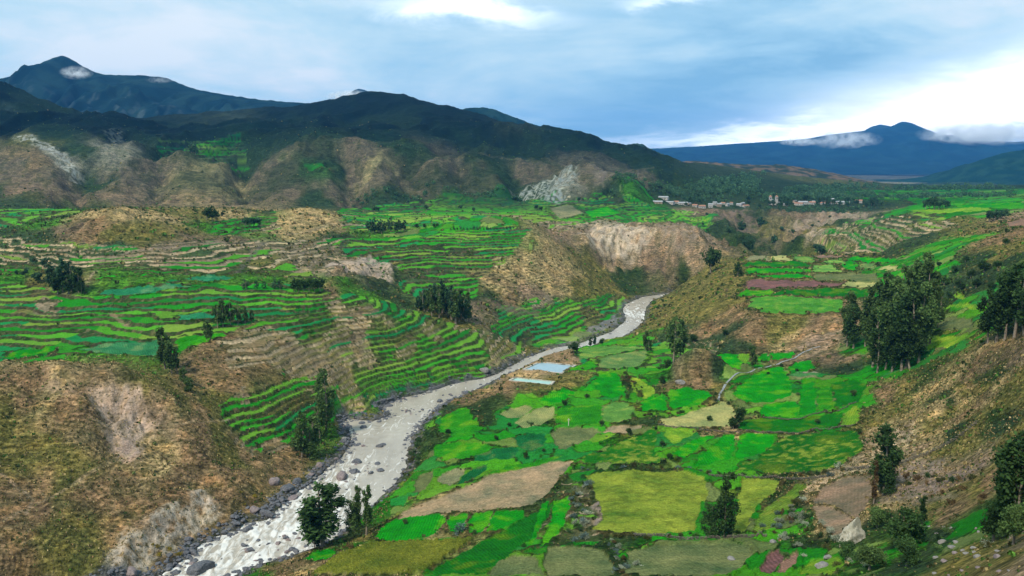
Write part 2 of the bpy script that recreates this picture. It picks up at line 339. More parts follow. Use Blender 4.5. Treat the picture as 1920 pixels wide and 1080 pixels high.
wx = GX + fbm(GX / wrp / 3, GY / wrp / 3, 4, 11) * wrp * 1.2; wy = GY + fbm(GX / wrp / 3 + 50, GY / wrp / 3, 4, 12) * wrp * 1.2
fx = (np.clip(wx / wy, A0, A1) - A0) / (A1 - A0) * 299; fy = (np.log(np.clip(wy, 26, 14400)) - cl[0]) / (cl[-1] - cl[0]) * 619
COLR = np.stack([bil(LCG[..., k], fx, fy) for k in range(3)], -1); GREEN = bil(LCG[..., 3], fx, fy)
ROUGH = np.ones(GX.shape)            # 1 = rough scrub and earth, 0 = tended crop

# ------------------------------------------------------------------ relief: spurs, gullies, fluted cliffs, lumps
far = sstep(820, 1000, GY) * (1 - sstep(2300, 2600, GY)) * sstep(.20, .10, ga2 - .05)
wpx = GX + fbm(GX / 160, GY / 160, 2, 21) * 45
spur = ridged(wpx / 190 + .3, GY / 620, 3, 22)
Z += far * (spur - .75) * np.clip((GY - 800) * .04, 0, 15) * (1 - .75 * sstep(1350, 1650, GY))
Z += far * ridged(wpx / 62, GY / 210, 3, 28) * np.clip((GY - 820) * .03, 0, 5.5) * (1 - .6 * sstep(1350, 1650, GY))
hi = sstep(1250, 1500, GY) * far
Z += hi * ridged(wpx / 110, GY / 360, 4, 27) * (3.0 + 6.0 * (1 - sstep(1480, 1640, GY)))
def crease(s, w, h, ymin=0):
    ln = wpoly(PXL(s), ymin); q = np.asarray(ln); R_ = w * 2.6
    m = (GX > q[:, 0].min() - R_) & (GX < q[:, 0].max() + R_) & (GY > q[:, 1].min() - R_) & (GY < q[:, 1].max() + R_)
    if not m.any(): return
    x, y = GX[m], GY[m]; d = polydist(x + perlin(x / w, y / w, 33) * w * .45, y + perlin(x / w + 5, y / w, 35) * w * .45, ln)
    Z[m] += h * np.exp(-(d / w) ** 1.5)
for s_, w_, h_ in (("262,290 232,335 200,378", 30, 9), ("330,312 340,345 330,380", 26, 10), ("420,315 420,345 418,380", 28, 8), ("585,285 545,325 505,378", 36, 9), ("592,290 602,330 612,376", 26, 7), ("670,290 705,330 742,370", 32, 10), ("805,302 822,340 832,376", 32, 14), ("885,326 905,350 935,374", 32, 14), ("1010,315 1095,350 1150,374", 36, 14), ("1230,338 1205,362 1190,376", 30, 12), ("60,300 90,340 100,378", 36, 12),
        ("300,290 300,330 290,380", 20, -14), ("455,290 457,340 460,380", 20, -24), ("165,330 145,360 140,386", 22, -20), ("640,300 655,345 660,380", 18, -16), ("765,325 775,376", 20, -14), ("860,320 880,372", 20, -12), ("965,325 975,378", 18, -16)):
    crease(s_, w_, h_, 700)
for s_, w_, h_ in (("225,705 205,760 210,810 235,850", 4.5, -3.2), ("250,735 268,770 262,810", 3, -1.8), ("300,770 330,850 400,905", 4, -1.8), ("160,715 170,780 150,850", 5, 1.6), ("60,720 40,800 60,900", 6, -1.8), ("330,800 370,860 420,900", 4, 1.4), ("120,720 110,800", 3, -1.6), ("70,712 140,708 190,728", 6, -3.2), ("215,732 245,768 258,805", 6, -3.5), ("0,692 60,680 120,672 180,682 240,700 300,735 340,775", 2.6, 1.7), ("200,1065 265,1005 330,958 395,930 440,930", 4, 2.6), ("270,1050 330,1000 400,965", 4, -1.0), ("450,905 500,880 560,850", 4, 1.5), ("20,760 10,850", 4, -1.8), ("1760,700 1700,760 1660,800", 5, -1.6), ("1850,690 1790,760 1740,800", 5, -1.6), ("1900,720 1840,790", 5, 1.6)):
    crease(s_, w_, h_)
fl = zmask("1075,440 1110,425 1200,420 1300,432 1345,450 1340,500 1290,515 1200,520 1110,505", 10)
fl = np.maximum(fl, zmask("970,350 1080,340 1090,380 985,385", 12))
fl = np.maximum(fl, .8 * zmask("600,490 690,475 745,500 740,540 620,535", 6))
fl = np.maximum(fl, .7 * zmask("100,450 130,420 240,395 290,400 240,470 170,480", 8))
fl = np.maximum(fl, .8 * zmask("1320,395 1420,400 1560,410 1640,405 1560,460 1480,475 1330,480", 15, 620))
t_ = (Z - 12) / 30; ch_ = zmask("1075,440 1110,425 1200,420 1300,432 1345,450 1340,500 1290,515 1200,520 1110,505", 10); Z += ch_ * np.where((t_ > 0) & (t_ < 1), (sstep(.12, .70, t_) - t_) * 30 * .8, 0)
flute = ridged((GX + fbm(GX / 20, GY / 20, 2, 31) * 7) / 19, GY / 90, 3, 32)
Z += fl * (flute - .6) * 4.2
go = zmask("1300,398 1420,400 1560,408 1650,402 1560,462 1480,476 1330,482", 25, 640)
Z += go * (ridged((GX + fbm(GX / 60, GY / 60, 2, 36) * 25) / 75, GY / 130, 4, 37) - .8) * 11
near_scar = np.maximum(zmask("170,720 215,705 270,740 300,780 260,830 200,800", 5), zmask("170,1075 260,1000 330,950 400,925 420,985 330,1030 230,1080", 4))
Z += near_scar * (ridged(GX / 7, GY / 16, 3, 34) - .6) * .9
rough_amp = np.clip((GY - 40) / 300, .25, 1.2) * np.where(rs < 3, sstep(0, 3, rs), 1) * (1 - sstep(2000, 2600, GY))
lump = fbm(GX / 9, GY / 9, 4, 41, .55)

# ------------------------------------------------------------------ terraces (stepped strips along the contours)
TERR = [  # px outline, step, riser share, plot length, chance of crop, minimum distance
    ("-150,540 0,528 180,560 320,532 560,530 640,560 560,600 480,600 400,632 330,668 230,668 140,660 0,690 -150,690", 1.3, .27, 26, .95, 255),
    ("420,640 500,600 640,555 760,575 860,610 990,640 985,660 900,700 760,740 640,765 600,740 500,680 430,690", 1.7, .27, 26, .32, 0),
    ("410,760 500,715 600,700 640,740 600,800 560,835 470,850 430,820", 1.7, .28, 24, .7, 0),
    ("-150,450 0,445 120,455 250,470 420,450 640,445 640,500 600,525 450,515 300,515 150,500 -150,520", 1.45, .32, 34, .3, 390),
    ("640,445 1000,442 960,475 900,520 880,570 860,590 760,560 740,500 650,490", 1.5, .29, 30, .8, 440),
    ("930,585 1010,555 1100,560 1165,552 1175,570 1130,605 1060,630 980,650 925,625", 1.5, .29, 24, .8, 420),
    ("630,388 1000,380 1300,400 1340,430 1290,440 1200,422 1100,424 1000,435 800,436 640,440", 1.1, .30, 60, .75, 575),
    ("-150,395 0,392 150,390 160,410 110,438 0,440 -150,440", 1.6, .38, 40, .7, 540),
    ("1530,462 1580,430 1640,408 1760,402 1800,430 1780,470 1680,475 1560,478", 2.2, .42, 40, .35, 590),
    ("300,262 450,270 470,300 430,315 330,308 300,290", 5.0, .35, 80, .8, 900),
    ("400,415 520,405 520,430 440,440 400,440", 1.2, .34, 26, .8, 480),
    ("860,985 1000,1000 1040,930 1075,880 1150,880 1120,960 1120,1020 1040,1040", .8, .25, 9e9, .0, 0),
    ("1230,640 1330,640 1340,655 1345,700 1250,690 1060,700 1080,665", .8, .25, 9e9, .0, 0),
]
# level pads cut for the two bathing pools
POOLS = [(PXL("984,692 1013,679 1077,685 1052,699"), 6.2), (PXL("958,713 968,708 1036,715 1030,721"), 7.2)]
for pp, pz in POOLS:
    q = [plane_hit(u, v, pz) for u, v in pp]; cx_, cy_ = np.mean(q, 0)
    m = (np.abs(GX - cx_) < 40) & (np.abs(GY - cy_) < 40)
    d = polydist(GX[m], GY[m], q, True); ins = inpoly(GX[m], GY[m], q); sd_ = np.where(ins, -d, d)
    zz = Z[m]; zz = np.where(sd_ < 6, (pz - .15) + (zz - pz + .15) * sstep(1.0, 6, sd_), zz); zz = np.where(sd_ < -.3, pz - 1.8, zz); Z[m] = zz
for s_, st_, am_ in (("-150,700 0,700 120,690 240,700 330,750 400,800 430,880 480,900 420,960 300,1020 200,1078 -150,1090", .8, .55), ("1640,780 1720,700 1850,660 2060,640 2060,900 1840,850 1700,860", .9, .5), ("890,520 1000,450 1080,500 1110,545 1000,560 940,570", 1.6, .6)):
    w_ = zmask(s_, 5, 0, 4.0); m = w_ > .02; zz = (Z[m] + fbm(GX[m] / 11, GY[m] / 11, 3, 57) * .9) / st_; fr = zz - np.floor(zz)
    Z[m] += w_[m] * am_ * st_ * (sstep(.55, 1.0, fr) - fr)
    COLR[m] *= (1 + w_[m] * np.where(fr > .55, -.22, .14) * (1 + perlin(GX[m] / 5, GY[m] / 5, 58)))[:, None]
PLOT = np.full(GX.shape, -1, np.int64)
CROPS = np.array([(.014, .185, .010), (.030, .21, .012), (.06, .235, .014), (.10, .245, .022), (.012, .135, .012), (.010, .16, .040), (.14, .235, .030)])
CROPS = CROPS * 1.3; riser_all = np.zeros(GX.shape)
Zs = Z + fbm(GX / 40, GY / 40, 3, 51) * 1.3 + .25 * fbm(GX / 7, GY / 7, 2, 52)
nplot = 0; PLOTINFO = {}
for ti, (s, step, rw, plen, pc, ymin) in enumerate(TERR):
    w = zmask(s, 3.0 + step, ymin, 4.0)
    w *= np.clip(sstep(-.62, -.25, fbm(GX / 16, GY / 16, 2, 53)) + GREEN * .7, .62, 1)
    m = w > .02
    if not m.any(): continue
    zz = Zs[m] / step + hash01(np.array([ti]))[0]
    lv = np.floor(zz); fr = zz - lv
    ramp = sstep(1 - rw, 1.0, fr)
    zt = (lv + fr * .10 + ramp * .90 - hash01(np.array([ti]))[0]) * step
    dzz = (zt - Zs[m]) * w[m]
    Z[m] += dzz
    ris = ((fr > 1 - rw) & (w[m] > .35))
    riser_all[m] = np.maximum(riser_all[m], ris * w[m])
    L = plen * (.6 + .9 * hash01(lv.astype(np.int64), 5, ti))
    along = GX[m] + fbm(GX[m] / 6, GY[m] / 6, 1, 61) * 1.5
    sg = np.floor(along / L + 7.7 * hash01(lv.astype(np.int64), 3, ti)).astype(np.int64)
    key = (ti + 1) * 10000000 + (lv.astype(np.int64) + 500) * 2000 + (sg + 1000)
    hsh = hash01(key, 1, 9); hs2 = hash01(key, 2, 9)
    g = GREEN[m]
    prob = np.clip(pc * .50 + g * .75 - .05, 0, 1) if pc > 0 else np.clip(g * 1.25 - .12, 0, 1)
    tread = (~ris) & (w[m] > .4)
    crop = tread & (hsh < prob)
    ci = (hs2 * 7).astype(int).clip(0, 6)
    c = COLR[m]; c0 = c.copy()
    c[crop] = CROPS[ci[crop]] * (.85 + .3 * hsh[crop, None])
    c[tread & ~crop] = c0[tread & ~crop] * (.45 + .55 * hs2[tread & ~crop, None]) + np.array((.018, .026, .004))
    wall = np.array((.085, .075, .045)) * (.45 + .9 * hash01(np.floor(GX[m] / 1.3).astype(np.int64), lv.astype(np.int64), 4)[:, None])
    shr = (fbm(GX[m] / 2.2, GY[m] / 2.2, 2, 65) > .05)
    wall[shr] = np.array((.026, .050, .014))
    drywall = (prob < .42)[:, None] & (fr < 1 - rw * .35)[:, None]; wall = np.where(drywall, np.array((.36, .285, .19)) * (.7 + .6 * hsh[:, None]), wall)
    c[ris] = wall[ris] * .88 + c0[ris] * .12
    COLR[m] = c
    rr = ROUGH[m]; rr[crop] = .15; rr[(tread & ~crop) | ris] = np.minimum(rr[(tread & ~crop) | ris], .62); ROUGH[m] = rr
    pk = PLOT[m]; pk[crop] = key[crop]; PLOT[m] = pk
Z += (lump * 1.05 + .22 * fbm(GX / 2.6, GY / 2.6, 2, 43) * (GY < 330)) * rough_amp * np.clip(ROUGH - .3, 0, 1) * np.where(PLOT >= 0, .1, 1) * (1 - .6 * (riser_all > .3))

# ------------------------------------------------------------------ fields on the right bank, the mid bench and the left bench
FC = dict(g=(.006, .245, .004), g2=(.024, .240, .006), dg=(.004, .150, .004), pd=(.012, .130, .008), dk=(.008, .125, .030), y=(.17, .31, .025), y3=(.12, .29, .02),
    yl=(.185, .275, .030), yg=(.12, .23, .025), l=(.10, .26, .045), l2=(.11, .23, .06), lg=(.06, .25, .03), ol=(.20, .25, .085), ol2=(.19, .21, .10),
    og=(.115, .155, .055), pale=(.29, .32, .11), b=(.150, .088, .075), b2=(.20, .14, .09), t=(.265, .23, .125), t2=(.215, .175, .105), mz=(.13, .17, .02), tg=(.02, .19, .075), tg2=(.03, .17, .06))
FIELDS = """l2 1122,690 1130,673 1175,664 1213,660 1205,676 1190,690
l 1085,665 1110,652 1200,652 1212,657 1170,662 1125,671 1088,675
g2 1065,695 1075,683 1110,680 1119,690 1090,695
g 1112,722 1125,703 1155,701 1165,720 1172,745 1150,748 1130,742
y 1180,712 1200,713 1228,733 1218,745 1205,748 1190,738
g 1010,757 1030,745 1055,730 1077,735 1060,750 1040,762 1025,763
g2 1042,790 1050,770 1080,761 1124,763 1126,780 1120,795 1070,798 1048,795
ol 968,795 985,780 1010,768 1037,767 1034,785 1015,798 990,805
ol 940,780 960,768 985,762 997,768 975,783 958,787
l 1130,790 1133,765 1150,757 1175,758 1190,775 1180,788 1155,795
g 1203,755 1215,748 1245,747 1251,770 1205,771
g 1254,740 1262,732 1285,729 1325,735 1330,745 1315,760 1285,766 1262,765
pale 1240,790 1270,785 1320,768 1350,757 1366,757 1376,775 1368,800 1330,803 1250,802
g 1375,740 1395,718 1420,700 1465,690 1481,715 1482,743 1450,755 1400,757
g 1480,690 1495,682 1520,680 1525,692 1500,700 1484,702
g 1500,780 1500,730 1506,712 1525,712 1529,740 1529,778
g 1430,767 1440,759 1490,754 1496,770 1491,782 1430,783
g2 1535,778 1534,735 1545,722 1558,735 1561,765
dg 1567,765 1564,735 1558,720 1600,715 1625,725 1608,755
dg 1385,805 1395,790 1440,786 1520,784 1578,777 1570,800 1500,812 1420,810
y3 1586,777 1600,767 1612,771 1604,795 1580,800
y3 1247,822 1255,806 1300,807 1304,812 1275,830 1260,836
g 1263,855 1275,841 1310,823 1333,816 1339,821 1310,841 1285,860
g 1302,874 1312,860 1337,840 1360,817 1378,819 1373,850 1363,862 1330,872
g 1380,862 1385,840 1393,818 1410,815 1458,817 1438,840 1420,855
pd 1375,881 1420,864 1450,837 1480,820 1600,810 1614,830 1614,850 1580,870 1540,885 1470,888 1410,886
pd 1165,833 1205,817 1225,803 1228,825 1225,850 1238,868 1180,871 1105,869 1092,862 1130,848
og 1032,812 1050,804 1110,805 1123,811 1108,825 1080,835 1060,845 1047,840
t 1127,812 1150,801 1210,797 1195,806 1160,814
y3 1105,827 1125,817 1155,816 1140,825 1115,833
g2 822,810 832,787 855,770 873,767 888,785 903,805 880,819 850,819
g2 817,850 822,837 850,832 900,835 923,841 905,850 870,859 832,868
dk 892,855 930,846 963,842 973,850 960,859 920,864 892,867
dk 967,825 990,816 1023,817 1018,835 1000,848 977,842
t 752,972 762,960 800,942 845,927 910,899 960,884 1020,869 1072,868 1058,886 1033,915 1018,935 980,949 900,957 830,964
og 777,924 786,892 813,886 806,905 790,924
ol2 822,905 827,892 855,882 868,886 858,900 845,911
dk 857,909 871,892 900,877 913,874 908,885 885,899
g2 862,915 900,898 960,878 1020,864 1050,860 1045,864 960,883 900,899
g 708,1010 717,990 742,976 760,972 829,970 833,980 813,1000 790,1011 750,1019
g 841,980 844,972 873,969 870,985 866,999 846,999
g 882,989 886,966 921,963 916,980 904,1001 883,999
g 917,999 929,964 965,960 983,960 973,975 945,994
mz 587,1080 640,1047 700,1023 800,1024 888,1014 830,1049 788,1080
dg 797,1080 850,1048 920,1012 980,978 1030,947 1043,938 1029,965 1004,1000 960,1039 908,1080
g 987,1029 1001,1000 1011,965 1014,947 1031,940 1024,965 1009,1000 996,1026
g 1031,985 1041,942 1064,932 1067,950 1054,985 1035,1009 1012,1028 1020,1008
og 917,1080 936,1057 960,1046 1000,1047 1018,1080
og 1022,1055 1031,1028 1080,1025 1128,1037 1143,1060 1148,1080 1031,1080
og 1177,1080 1182,1037 1220,1028 1310,1021 1398,1025 1408,1040 1388,1060 1368,1080
yl 1100,893 1120,888 1200,886 1290,888 1318,897 1323,930 1308,955 1300,998 1240,1005 1150,1000 1115,992 1133,975 1125,940 1110,915
yl 1392,900 1440,902 1458,907 1453,925 1420,948 1404,985 1398,1001 1372,1000 1385,960
yg 1412,998 1427,967 1460,938 1498,908 1508,917 1478,955 1448,993 1430,1001
t2 1527,947 1541,920 1580,898 1628,893 1636,925 1622,950 1606,976 1562,946
t2 1522,950 1558,952 1596,976 1588,990 1565,1009 1542,985
b 1422,1080 1441,1042 1459,1033 1468,1046 1445,1080
b2 1456,1075 1476,1047 1489,1038 1494,1050 1475,1075
y3 1502,1080 1521,1057 1560,1048 1578,1060 1560,1080
ol2 1398,489 1405,482 1437,481 1445,489
pale 1441,481 1470,480 1485,489 1450,490
dg 1394,500 1401,493 1500,492 1518,499 1515,501 1400,501
g 1398,514 1404,504 1519,505 1520,512 1420,513
g 1420,517 1520,515 1521,523 1427,521
b 1393,541 1406,525 1500,527 1583,532 1572,537 1500,539 1440,542
g2 1381,555 1400,547 1444,544 1449,550 1430,556
dg 1447,553 1476,544 1600,542 1648,543 1640,559 1580,560 1520,556
lg 1406,575 1411,561 1440,556 1520,561 1579,564 1574,586 1480,588 1430,586
l 1526,512 1526,499 1559,498 1578,510 1560,512
og 1525,524 1528,515 1580,514 1638,514 1648,527 1580,528
l 1482,485 1500,481 1523,485 1528,492 1510,494
b2 1529,480 1588,480 1579,484 1531,484
g 1577,496 1600,491 1609,500 1604,507 1581,507
g 1587,488 1601,482 1678,486 1683,494 1640,494
l2 1611,505 1616,493 1639,496 1643,503 1634,507
pale 1646,507 1656,501 1679,501 1679,508
pale 1582,538 1591,532 1643,531 1648,539
l 1532,492 1574,488 1583,495 1560,495
g 1341,670 1350,665 1377,665 1391,685 1384,696 1358,699 1346,685
y3 1381,665 1404,666 1399,684 1394,683
g 1421,680 1426,666 1439,665 1444,675
g 1446,664 1489,661 1484,671 1450,676
og 1722,608 1750,598 1818,598 1828,617 1760,621
y3 1717,640 1722,629 1780,634 1826,630 1790,649 1740,659
y3 1767,580 1772,574 1815,571 1846,575 1830,581
y3 1791,560 1792,549 1801,551 1813,564
tg 187,552 200,546 338,537 358,540 300,547 230,554
g 183,526 273,517 273,521 187,529
tg 342,525 400,516 438,520 400,529
tg2 147,655 200,646 293,639 298,655 288,667 220,664
g 7,672 30,661 103,649 103,655 60,667 30,674
g2 332,640 342,633 418,626 423,630 360,649 341,659
tg 337,592 400,587 408,597 341,600
g 1097,396 1140,391 1163,400 1110,409
ol2 1032,391 1070,386 1093,400 1050,411
g 574,1050 592,1036 620,1032 629,1040 610,1051
y3 1703,396 1760,392 1850,390 1860,396 1760,401
g 1790,385 1915,380 1918,387 1800,391
dg 1700,375 1800,372 1840,377 1720,383
b2 1885,418 1918,410 1940,414 1935,428 1895,428
g 571,328 600,323 618,331 585,336""".splitlines()
FID = np.full(GX.shape, -1, int); FMETA = []
FC = {k_: (v_[0] * 1.15, v_[1] * 1.02, v_[2] * 1.1) for k_, v_ in FC.items()}
for fi, line in enumerate(FIELDS):
    code, *pp = line.split(); pts = [tuple(map(float, q.split(','))) for q in pp]
    poly = wpoly(densify(pts, 3))
    q = np.asarray(poly); m = (GX > q[:, 0].min() - 3) & (GX < q[:, 0].max() + 3) & (GY > q[:, 1].min() - 3) & (GY < q[:, 1].max() + 3)
    if not m.any(): FMETA.append((code, 0)); continue
    x, y = GX[m], GY[m]; jj = np.clip(y / 260, .5, 2.2)
    poly = [(px_ + (px_ - q[:, 0].mean()) / max(math.hypot(px_ - q[:, 0].mean(), py_ - q[:, 1].mean()), 1e-3) * .55, py_ + (py_ - q[:, 1].mean()) / max(math.hypot(px_ - q[:, 0].mean(), py_ - q[:, 1].mean()), 1e-3) * .55) for px_, py_ in poly]
    ins = inpoly(x + perlin(x / 4, y / 4, 81) * jj * .8, y + perlin(x / 4 + 7, y / 4, 82) * jj * .8, poly)
    k = FID[m]; k[ins] = fi; FID[m] = k
    c = np.array(FC[code]) * (.9 + .25 * hash01(np.array([fi]), 3, 7)[0])
    cc = COLR[m]
    rr = ROUGH[m]; rr[ins] = .12 if code not in ('t', 't2', 'og', 'ol2') else .4; ROUGH[m] = rr
    fa_, fb_ = fbm(x / 11, y / 11, 3, 90 + fi), fbm(x / 4.5, y / 4.5, 3, 190 + fi)
    vary = 1 + (.22 * fa_ + .16 * fb_)[:, None] * np.array((1.6, 1, 1)); c = c[None] + (.050 * sstep(.05, .6, fa_ + .5 * fb_))[:, None] * np.array((1, .15, .05)) * (c[1] > 1.5 * c[0])
    if code in ('pd', 'lg', 'yl', 'yg'):
        sp = sstep(.05, .5, fbm(x / 2.5, y / 2.5, 2, 95) + .6 * fbm(x / 16, y / 16, 2, 96))[:, None]
        cv = c * (1 - sp) + sp * (np.array((.17, .25, .03)) if code == 'pd' else np.array((.06, .24, .02)) if code == 'lg' else c * .72)
    else: cv = c
    # ragged grass verge, lighter, along the edge
    cc[ins] = np.clip(cv * vary, .006, 1)[ins]; COLR[m] = cc
    vv_ = x.shape[0]; cano = .10 * fbm(x / 1.3, y / 1.3, 2, 98)
    h = {'mz': 1.0, 'pd': .35, 'dk': .35, 't': .05, 't2': .05, 'b': .03, 'b2': .03, 'og': .08}.get(code, .28)
    zz = Z[m]; base = zz - 0
    zz[ins] += h + cano[ins] * (0 if code in ('b', 'b2') else 1) + (np.abs(perlin(x[ins] / .9, y[ins] / .9, 97)) * .8 if code == 'mz' else 0); Z[m] = zz
    FMETA.append((code, int(ins.sum())))
PLOT[FID >= 0] = -1
# rough banks and hedge bottoms between neighbouring fields
tend = FID >= 0; dil = tend.copy()
for _ in range(4):
    e_ = dil.copy(); e_[1:] |= dil[:-1]; e_[:-1] |= dil[1:]; e_[:, 1:] |= dil[:, :-1]; e_[:, :-1] |= dil[:, 1:]; dil = e_
EDGE = dil & ~tend & (rs > 4)
en = fbm(GX / 3, GY / 3, 3, 171)
ew = np.where(EDGE, sstep(-.35, .1, en), 0)[..., None] * .85
ecol = np.where((fbm(GX / 9, GY / 9, 2, 172) > .12)[..., None], np.array((.075, .058, .028)), np.array((.014, .032, .007)))
COLR[:] = COLR * (1 - ew) + ecol * ew
Z += np.where(EDGE, .35 + .5 * np.clip(en + .2, 0, 1), 0)
# bare patches and rock faces with their own shapes
def patch(s, col, amt=1.0, soft=3, ymin=0, tex=0.0):
    w = zmask(s, soft, ymin, 3 + soft * .6, 5 + soft * 2) * amt * (FID < 0)
    m = w > 0
    if not m.any(): return
    k = soft * .9 + .5; ww = w[m]
    if tex: ww = ww * np.clip(1 + tex * (fbm(GX[m] / k, GY[m] / k, 4, 123) * 2.4 - .25), 0, 1)
    rr = ROUGH[m]; ROUGH[m] = np.where(rr > .5, rr - .42 * ww, rr)
    ww = ww[:, None]; COLR[m] = COLR[m] * (1 - ww) + np.array(col) * ww
patch("172,715 215,700 265,735 300,775 270,800 235,835 205,800 180,760", (.46, .345, .275), 1.0, 1.6, 0, .3)
patch("60,690 130,690 170,720 110,735 70,720", (.30, .22, .16), .6, 3, 0, .4)
patch("190,1078 235,1030 300,975 340,945 400,925 415,975 340,1010 290,1045 230,1085", (.42, .36, .30), 1.0, 1.4, 0, .5)
patch("215,825 250,800 262,835 250,855", (.36, .26, .21), .8, 2)
patch("605,505 690,480 740,500 735,535 660,520 625,540", (.42, .33, .27), .95, 2, 440, .4)
patch("1080,440 1120,425 1200,425 1230,455 1200,480 1150,485 1100,470", (.42, .35, .28), .95, 4, 560, .5)
patch("1230,430 1320,440 1345,465 1290,480 1240,465", (.27, .215, .165), .8, 4, 560, .8)
patch("960,352 1000,345 1080,342 1075,365 1045,385 985,382", (.42, .41, .38), .85, 5, 850, 1.3)
patch("25,268 60,270 110,300 150,325 155,335 130,333 90,310 40,285", (.48, .43, .39), .9, 5, 850, 1.2)
patch("195,262 225,255 240,275 215,290", (.36, .35, .33), .7, 5, 850, 1.6)
patch("0,195 25,200 40,215 10,212", (.55, .55, .55), .8, 10, 850, .9)
patch("410,215 470,222 480,230 430,228", (.30, .28, .14), .9, 12, 850)
patch("1110,340 1180,345 1190,372 1120,375", (.27, .20, .17), .7, 9, 850, .5)
patch("1440,308 1500,312 1590,330 1560,335 1450,320", (.28, .20, .15), .8, 15, 1200, .3)
patch("1330,400 1400,405 1440,425 1400,440 1340,425", (.19, .14, .12), .7, 8, 640, .6)
patch("1400,440 1460,430 1480,455 1430,470", (.16, .13, .09), .6, 8, 640, .6)
patch("1480,430 1520,415 1560,410 1600,408 1640,400 1630,415 1560,425 1510,440", (.30, .235, .19), .8, 7, 620, .9)
patch("1500,455 1530,440 1545,450 1515,465", (.40, .32, .27), .8, 6, 620, .5)
patch("1690,868 1760,862 1830,885 1800,905 1700,905 1650,900", (.30, .225, .19), .85, 3, 0, .2)
patch("1640,915 1760,905 1790,930 1720,945 1660,940", (.26, .20, .17), .8, 3, 0, .2)
patch("1120,930 1140,925 1145,965 1125,985 1110,975", (.32, .25, .22), .8, 1.5)
patch("1485,705 1495,698 1530,697 1527,708 1505,716", (.34, .30, .24), .9, 1.0)
patch("870,560 1010,580 1010,590 880,590", (.20, .14, .11), .6, 4, 440, .4)
patch("1030,640 1090,625 1170,585 1172,600 1150,618 1100,632 1050,655", (.16, .165, .17), .95, 2.0, 420)
patch("960,690 1000,665 1050,650 1075,655 1080,680 1060,690 1050,705 960,705 930,725 900,745", (.30, .205, .12), .8, 2.0, 330, .3)
# small unrecorded plots: patchwork wherever the land is tended
def plots(m, cs, seed):
    x, y = GX[m], GY[m]; x = x + fbm(x / cs, y / cs, 2, seed) * cs * .35; y = y + fbm(x / cs + 9, y / cs, 2, seed + 1) * cs * .35
    gx_, gy_ = x / cs, y / (cs * .8); ix, iy = np.floor(gx_).astype(np.int64), np.floor(gy_).astype(np.int64)
    f1 = np.full(x.shape, 9.); f2 = f1.copy(); idc = np.zeros(x.shape, np.int64)
    for ax_ in (-1, 0, 1):
        for ay in (-1, 0, 1):
            cx_, cy_ = ix + ax_, iy + ay
            d = np.hypot(cx_ + hash01(cx_, cy_, seed + 2) - gx_, cy_ + hash01(cx_, cy_, seed + 3) - gy_)
            nearer = d < f1; f2 = np.where(nearer, f1, np.minimum(f2, d)); idc = np.where(nearer, cx_ * 7919 + cy_, idc); f1 = np.minimum(f1, d)
    return f2 - f1, hash01(idc, 1, seed), hash01(idc, 2, seed)
PP = np.array([(.012, .20, .006), (.03, .22, .010), (.008, .14, .006), (.09, .25, .015), (.15, .22, .05), (.012, .16, .025), (.12, .15, .05), (.05, .23, .008)])
PP = PP * 1.25
for m, cs in (((FID < 0) & (PLOT < 0) & (GREEN > .52) & (GY < 640) & (ga2 > -.16) & (rs > 5) & (riser_all < .3), 13.0), ((FID < 0) & (PLOT < 0) & (GREEN > np.where(GY > 1000, .55, .36)) & (GY >= 640) & (GY < 3200) & (Z < 78) & (riser_all < .3), 46.0)):
    ed, h1, h2 = plots(m, cs, 611); eb = (sstep(.10, .03, ed) * np.clip(GREEN[m], 0, 1) * .8)[:, None]; COLR[m] = COLR[m] * (1 - eb) + np.array((.024, .046, .012)) * eb; w_ = (sstep(.03, .07, ed) * np.where(h2 < np.clip(GREEN[m] * 1.1, 0, .92), 1, 0) * .85)[:, None]
    COLR[m] = COLR[m] * (1 - w_) + PP[(h1 * 8).astype(int).clip(0, 7)] * (.8 + .4 * h2[:, None]) * w_
    rr = ROUGH[m]; rr[w_[:, 0] > .5] = .3; ROUGH[m] = rr; zz = Z[m]; zz += w_[:, 0] * .22; Z[m] = zz
# gravel along the water
gr = sstep(4.5, 1.5, rs + fbm(GX / 6, GY / 6, 2, 131) * 2.5) * (rs > -20) * (FID < 0)
gr = gr * np.where(GX < 0, 1, .8)
COLR = COLR * (1 - gr[..., None]) + np.array((.105, .108, .115)) * (.7 + .6 * hash01((GX * 1.5).astype(np.int64), (GY * 1.5).astype(np.int64), 8))[..., None] * gr[..., None]
# paths: pale trodden earth
PATHS = [("0,975 60,945 130,910 200,865 262,810 285,795", .75, (.36, .28, .20)), ("285,800 340,798 400,790 430,785", .5, (.36, .28, .20)), ("262,810 310,850 330,880", .6, (.14, .10, .06)),
    ("185,488 270,468 350,460 415,452", 2.2, (.26, .20, .16)), ("415,455 470,470 500,480", 1.2, (.20, .17, .14)), ("445,510 470,480 495,455", 1.8, (.11, .11, .09)), ("165,530 172,515 185,510", 1.2, (.35, .30, .22)), ("208,585 225,600 240,610", 1.2, (.25, .18, .12)),
    ("900,745 940,710 1000,672 1030,655", 1.6, (.38, .28, .17)), ("1480,660 1530,640 1570,620 1585,618", 2.8, (.26, .21, .18)), ("860,305 1010,315 1130,325 1220,335", 5, (.25, .21, .16)), ("1620,870 1640,830 1640,800", 3.0, (.33, .26, .18)),
    ("0,880 60,930 50,960", .7, (.36, .28, .22)), ("1700,790 1780,740 1850,700", .8, (.36, .27, .16)), ("540,440 600,432 690,430", 2.5, (.34, .28, .2))]
